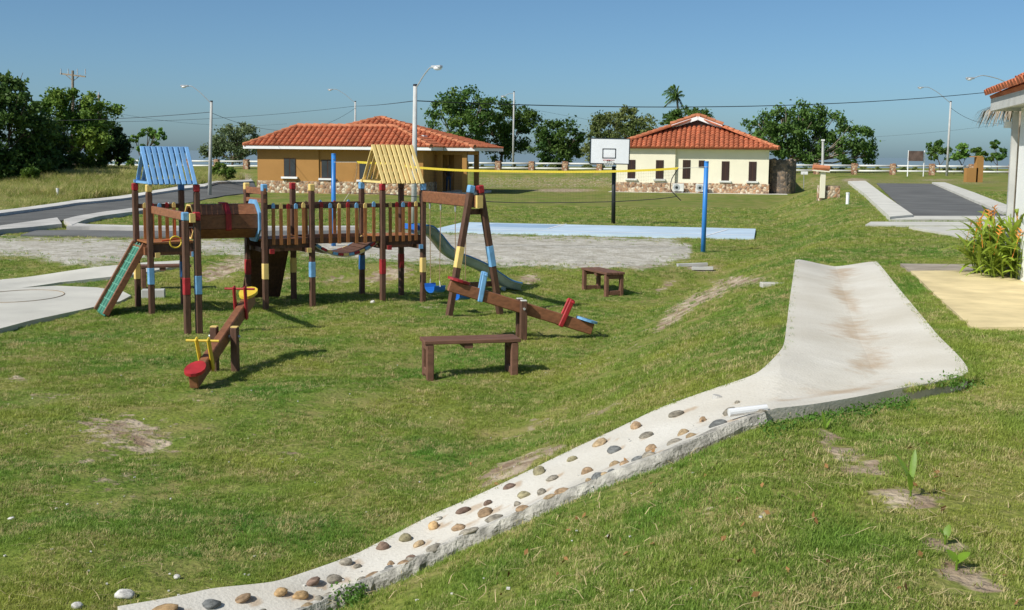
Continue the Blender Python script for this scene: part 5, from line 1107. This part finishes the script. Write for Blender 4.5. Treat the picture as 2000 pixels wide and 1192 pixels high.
# palm
pb = W(1327, 330, 126); pb.z = hz(pb.x, pb.y); pt_ = W(1322, 190, 126); pm_ = thing('palm_tree', pb, 'windblown coconut palm standing above the yellow house roof', 'palm tree')
limb_mb = MB(); limb(limb_mb, [pb-Vector((0, 0, .3)), pb.lerp(pt_, .5)+Vector((.15, 0, 0)), pt_], .16, .10); limb_mb.build('trunk', bark_p, pm_)
for k, (tx, ty, bow) in enumerate(((1298,178,1.0),(1302,190,.8),(1298,208,.3),(1306,172,1.1),(1316,165,.9),(1326,168,.8),(1337,186,.4),(1334,208,.5),(1300,200,.6),(1310,168,1.0),(1332,178,.6),(1294,184,.8))):
    e = W(tx, ty, 126+random.uniform(-1.2, 1.2)); pts = smooth_line([pt_, pt_.lerp(e, .5)+Vector((0, 0, bow*.45)), e], 10); fv = MB(); fv.tube(pts, .03, 4)
    for i, q in enumerate(pts[2:]):
        for s_ in (-1, 1):
            for rep in range(2):
                d = Vector((-.25, s_*.5, -.55+random.uniform(-.2, .2)))*(.85-.03*i)*1.1; a = q+Vector((random.uniform(-.06, .06), 0, 0)); w2 = Vector((.035, 0, .03)); fv.add([a-w2, a+w2, a+d], [(0, 1, 2)])
    fv.build('frond', LM['mid'] if k not in (2, 7) else LM['olive'], pm_)

# ------------------------------------------------------------------ heliconia clump beside the white building
def blade_mesh(L, wd, bend, m, name='leaf', n_=7, tip=.1):
    mb = MB(); vs = []
    for i in range(n_+1):
        t = i/n_; y = L*t*(1-.25*bend*t); z = -bend*L*.45*t*t; x = wd/2*math.sin(math.pi*min(1, (t*.92+.06)))**.7; vs += [(-x, y, z+.15*x), (0, y, z-.02*x), (x, y, z+.15*x)]
    mb.add(vs, [f for i in range(n_) for f in ((i*3, i*3+1, i*3+4, i*3+3), (i*3+1, i*3+2, i*3+5, i*3+4))]); return mb.mesh(name, m, 0, True)
hc = G(1955, 540); hl = thing('flower_clump', hc, 'tall clump of green leaves with orange flowers beside the white wall', 'plant')
BLM = [blade_mesh(.50, .052, .6, heli_l), blade_mesh(.60, .06, .9, heli_l), blade_mesh(.42, .048, .35, heli_l)]
FLM = MB()
for k in range(5): FLM.add([(0, 0, .03*k), (.022, .0, .03*k+.02), (.075*(1 if k % 2 else -1), 0, .03*k+.055), (0, .014, .03*k+.03)], [(0, 1, 2), (0, 2, 3)])
FLM.cyl((0, 0, -.35), (0, 0, .16), .006, .004, 5); FLMm = FLM.mesh('flower', heli_f)
stm = MB()
for i in range(110):
    a = random.uniform(0, 6.28); rr = math.sqrt(random.random()); bx = hc.x+.44*rr*math.cos(a)+.10; by = hc.y+.6*rr*math.sin(a)-.1; bz = hz(bx, by); ln = Vector((math.cos(a)*.34*rr-.05, math.sin(a)*.34*rr, 1)); H_ = random.uniform(.5, 1.0)*(1-.5*rr*rr)
    stm.cyl((bx, by, bz-.05), Vector((bx, by, bz))+ln*H_, .012, .006, 5)
    for k in range(6):
        t = random.uniform(.1, 1.0); p_ = Vector((bx, by, bz))+ln*(H_*t); az = random.uniform(0, 6.28); el = random.uniform(.15, 1.2)
        inst('leaf', BLM[(i+k) % 3], hl, p_, Euler((el, random.uniform(-.3, .3), az)), (1,)*3 if t > .5 else (.85,)*3)
    if i % 4 == 0: 
        p_ = Vector((bx, by, bz))+ln*(H_+random.uniform(.05, .16)); inst('flower', FLMm, hl, p_, Euler((random.uniform(-.35, .35), random.uniform(-.35, .35), random.uniform(0, 6))), (.85,)*3)
stm.build('stems', heli_l, hl)

# ------------------------------------------------------------------ sprouts in the near lawn
def sproutp(px, py, label, ls):
    q = G(px, py); t_ = thing('seedling', q, label, 'seedling', 'seedlings in the near lawn')
    for L, wd, bend, el, az, dz in ls:
        m_ = blade_mesh(L, wd, bend, sprout); inst('leaf', m_, t_, q+Vector((0, 0, dz)), Euler((el, 0, az)))
    MB().cyl(q-Vector((0, 0, .02)), q+Vector((0, 0, max(l_[5] for l_ in ls)+.02)), .006, .004, 6).build('stem', sprout, t_)
sproutp(1778, 978, 'tallest seedling with upright pointed leaves at right', [(.18, .038, .35, 1.1, .75, .09), (.165, .032, .2, 1.25, -.5, .10), (.13, .026, .3, 1.15, 2.6, .05), (.10, .02, .5, .9, 1.6, .04)])
sproutp(1868, 1112, 'broad-leaved seedling in bare soil at the lower right', [(.085, .05, .5, .8, -1.2, .025), (.075, .046, .45, .9, .5, .025)])
sproutp(1846, 1062, 'small seedling just above the broad-leaved one', [(.075, .035, .3, 1.1, -.7, .02), (.06, .03, .3, 1.1, 1.0, .02)])
sproutp(1612, 840, 'little yellow green seedling near the channel edge', [(.13, .022, .2, 1.25, .3, .0), (.09, .018, .3, 1.1, -1.0, .0)])
# leafy weeds along the slab edge
wk = []
for i in range(95):
    t = random.random(); px = 1500+t*270; py = 838-t*56+abs(random.gauss(0, 9)); q = G(px, py); wk.append(q)
wk += [G(1870+random.gauss(0, 22), 752+random.gauss(0, 6)) for _ in range(25)]+[G(685+random.gauss(0, 18), 1170+random.gauss(0, 10)) for _ in range(28)]
C_ = np.repeat(np.array([tuple(q) for q in wk]), 14, 0)+RNG.normal(size=(len(wk)*14, 3))*np.array([.035, .05, .016])+np.array([0, 0, .02]); V, F = leaves(C_, .024, .6, np.tile([0, 0, .8], (len(C_), 1)), 0)
wo_ = bpy.data.objects.new('edge_weeds', fast_mesh('edge_weeds', V, F, weed_m)); COL.objects.link(wo_); tag(wo_, 'low leafy weeds creeping along the concrete channel edge', 'weeds', kind='stuff')

# ------------------------------------------------------------------ lawn (instanced tufts)
def tuft(seed, nb, H, spread, wd, m):
    rr = random.Random(seed); mb = MB()
    for i in range(nb):
        a = rr.uniform(0, 6.28); r_ = spread*math.sqrt(rr.random()); x, y = r_*math.cos(a), r_*math.sin(a); hh = H*rr.uniform(.55, 1.15); ln = rr.uniform(.35, 1.5)*hh; az = rr.uniform(0, 6.28); dx, dy = ln*math.cos(az), ln*math.sin(az)
        sx, sy = -math.sin(az)*wd/2, math.cos(az)*wd/2
        mb.add([(x-sx, y-sy, -.008), (x+sx, y+sy, -.008), (x+dx*.4+sx*.8, y+dy*.4+sy*.8, hh*.6), (x+dx*.4-sx*.8, y+dy*.4-sy*.8, hh*.6), (x+dx, y+dy, hh)], [(0, 1, 2, 3), (3, 2, 4)])
    return mb.mesh('tuft', m)
def scatter(name, pts, tufts, scl, label, cat):
    tc2 = bpy.data.collections.new(name+'_source')
    for i, t in enumerate(tufts): o = bpy.data.objects.new('%s_tuft_%d' % (name, i), t); tc2.objects.link(o)
    N = len(pts); me = bpy.data.meshes.new(name); me.vertices.add(N); me.vertices.foreach_set('co', pts.astype(np.float32).reshape(-1)); me.update()
    rot = np.stack([RNG.normal(size=N)*.12, RNG.normal(size=N)*.12, RNG.uniform(0, 6.28, N)], 1).astype(np.float32)
    a = me.attributes.new('rot', 'FLOAT_VECTOR', 'POINT'); a.data.foreach_set('vector', rot.reshape(-1)); a = me.attributes.new('scl', 'FLOAT', 'POINT'); a.data.foreach_set('value', scl.astype(np.float32)); a = me.attributes.new('idx', 'INT', 'POINT'); a.data.foreach_set('value', RNG.integers(0, len(tufts), N).astype(np.int32))
    ob = bpy.data.objects.new(name, me); COL.objects.link(ob); tag(ob, label, cat, kind='stuff')
    ng = bpy.data.node_groups.new(name, 'GeometryNodeTree'); ng.interface.new_socket('Geometry', in_out='INPUT', socket_type='NodeSocketGeometry'); ng.interface.new_socket('Geometry', in_out='OUTPUT', socket_type='NodeSocketGeometry')
    nd = ng.nodes; lk = ng.links; gi = nd.new('NodeGroupInput'); go = nd.new('NodeGroupOutput'); ci = nd.new('GeometryNodeCollectionInfo'); ci.inputs['Collection'].default_value = tc2; ci.inputs['Separate Children'].default_value = True; ci.inputs['Reset Children'].default_value = True
    ip = nd.new('GeometryNodeInstanceOnPoints'); ip.inputs['Pick Instance'].default_value = True
    def na(nm, ty): q = nd.new('GeometryNodeInputNamedAttribute'); q.data_type = ty; q.inputs['Name'].default_value = nm; return q.outputs['Attribute']
    er = nd.new('FunctionNodeEulerToRotation'); lk.new(na('rot', 'FLOAT_VECTOR'), er.inputs[0])
    lk.new(gi.outputs[0], ip.inputs['Points']); lk.new(ci.outputs[0], ip.inputs['Instance']); lk.new(er.outputs[0], ip.inputs['Rotation']); lk.new(na('scl', 'FLOAT'), ip.inputs['Scale']); lk.new(na('idx', 'INT'), ip.inputs['Instance Index']); lk.new(ip.outputs[0], go.inputs[0])
    ob.modifiers.new('scatter', 'NODES').node_group = ng; return ob
def vnoise(X, Y, f, seed):
    r2 = np.random.default_rng(seed); g_ = r2.random((64, 64)); x = X*f; y = Y*f; i = np.floor(x).astype(int); j = np.floor(y).astype(int); u = x-i; v = y-j; u = u*u*(3-2*u); v = v*v*(3-2*v)
    G_ = lambda a, b: g_[a % 64, b % 64]
    return (G_(i, j)*(1-u)+G_(i+1, j)*u)*(1-v)+(G_(i, j+1)*(1-u)+G_(i+1, j+1)*u)*v
def grid_sample(arr, X, Y):
    i = np.clip(np.searchsorted(ax, X), 1, len(ax)-1); j = np.clip(np.searchsorted(ay, Y), 1, len(ay)-1); u = (X-ax[i-1])/(ax[i]-ax[i-1]); v = (Y-ay[j-1])/(ay[j]-ay[j-1])
    return (arr[j-1, i-1]*(1-u)+arr[j-1, i]*u)*(1-v)+(arr[j, i-1]*(1-u)+arr[j, i]*u)*v
P_all = []; S_all = []
for y0g, y1g, dens, sc_ in ((3.4, 6.5, 2500, .80), (6.5, 10, 1700, .85), (10, 15, 950, .98), (15, 22, 480, 1.15), (22, 30, 230, 1.35), (30, 42, 80, 1.7), (42, 60, 24, 2.2)):
    hw = .46*y1g+1.2; N = int((y1g-y0g)*2*hw*dens); Y = RNG.uniform(y0g, y1g, N); X = RNG.uniform(-hw, hw, N); ok = np.abs(X) < .46*Y+1.0
    X, Y = X[ok], Y[ok]
    nz_ = .5*vnoise(X, Y, 1.6, 1)+.3*vnoise(X, Y, 4.1, 2)+.2*vnoise(X, Y, 9.3, 3)
    dd = grid_sample(dirt, X, Y); ss = grid_sample(sand, X, Y)
    keep = (RNG.random(len(X)) < np.clip(1.15-dd*(1.25+1.1*vnoise(X, Y, 7.0, 21))-np.clip((.46-nz_)*5, 0, .75)+.25*(nz_-.5), .07, 1)) & (ss+.5*nz_ < .62+.5*RNG.random(len(X))**5)
    for poly in FOOT: 
        xs = [p[0] for p in poly]; ys = [p[1] for p in poly]
        sel = keep & (X > min(xs)-.1) & (X < max(xs)+.1) & (Y > min(ys)-.1) & (Y < max(ys)+.1)
        if sel.any(): idx = np.nonzero(sel)[0]; keep[idx[in_poly(X[idx], Y[idx], poly)]] = False
    idx = np.nonzero(keep)[0]; dch = poly_dist(X[idx], Y[idx], chan_poly); keep[idx[dch < .035+.02*RNG.random(len(idx))-.05*(RNG.random(len(idx)) < .04)]] = False
    X, Y, nz_ = X[keep], Y[keep], nz_[keep]; Z = grid_sample(GZ, X, Y); P_all.append(np.stack([X, Y, Z], 1)); S_all.append(sc_*(.55+.9*nz_)*RNG.uniform(.7, 1.25, len(X)))
ep = []
for line in (UPS[:84], LOS[:30]):
    for _ in range(1500):
        i = random.randrange(len(line)-1); q = line[i].lerp(line[i+1], random.random()); ep.append((q.x+random.gauss(0, .022), q.y+random.gauss(0, .022), hz(q.x, q.y)+.012))
P_all.append(np.array(ep)); S_all.append(RNG.uniform(.6, 1.3, len(ep)))
lawn_p = np.concatenate(P_all); lawn_s = np.concatenate(S_all)
scatter('lawn_grass', lawn_p, [tuft(i, 13, random.Random(i).uniform(.015, .032), .036, .0036, gr_m) for i in range(10)], lawn_s, 'short mown green and straw coloured grass over the playground lawn', 'grass')
# tall rough grass left of the road
N = 60000; X = RNG.uniform(-52, -10, N); Y = RNG.uniform(44, 100, N); Z = h(X, Y); px_, py_ = proj(X, Y, Z); up = np.interp(px_, [-200, 0, 150, 300, 400, 490], [432, 414, 392, 373, 360, 350])
keep = (py_ < up) & (px_ < 500) & (Y < fence_y(X)-2); X, Y, Z = X[keep], Y[keep], Z[keep]; nz_ = vnoise(X, Y, .22, 9)
scatter('tall_grass', np.stack([X, Y, Z], 1), [tuft(20+i, 16, .42, .30, .02, tall_m) for i in range(5)], (.35+1.2*nz_*sm((px_[keep]*0+Y-50)/14))*RNG.uniform(.8, 1.3, len(X)), 'tall rough yellow green grass on the field left of the road', 'grass')

# dry straw and fallen leaves on the near lawn
sm_ = MB()
for i in range(620):
    px, py = random.uniform(0, 2000), 1192-560*random.random()**1.3
    q = G(px, py)
    if abs(poly_dist(np.array([q.x]), np.array([q.y]), chan_poly)[0]) < .05 or in_poly(np.array([q.x]), np.array([q.y]), chan_poly)[0]: continue
    a = random.uniform(0, 6.28); L_ = random.uniform(.04, .16); d = Vector((math.cos(a), math.sin(a), random.uniform(-.1, .25)))*L_; z_ = Vector((0, 0, random.uniform(.008, .028))); sd = Vector((-math.sin(a), math.cos(a), 0))*.0022
    m2 = q+d*.5+Vector((random.gauss(0, .01), random.gauss(0, .01), .01)); sm_.add([q+z_-sd, q+z_+sd, m2+z_+sd, m2+z_-sd, q+d+z_], [(0, 1, 2, 3), (3, 2, 4)])
straw_m = mat('dry_straw', (0.52, 0.42, 0.22), 0.9, 0.25, 3, 0, 40, 0.1)
tag(sm_.build('dry_straw', straw_m), 'dry straw stems lying loose on the near lawn', 'straw', kind='stuff')
C_ = np.array([tuple(G(random.uniform(900, 2000), random.uniform(840, 1190))+Vector((0, 0, .02))) for _ in range(70)]); V, F = leaves(C_, .035, .6)
lf_m = mat('fallen_leaf', (0.28, 0.15, 0.06), 0.9, 0.3, 3, 0, 40, 0.1); lo_ = bpy.data.objects.new('fallen_leaves', fast_mesh('fallen_leaves', V, F, lf_m)); COL.objects.link(lo_); tag(lo_, 'brown fallen leaf scraps on the near lawn', 'leaves', kind='stuff')
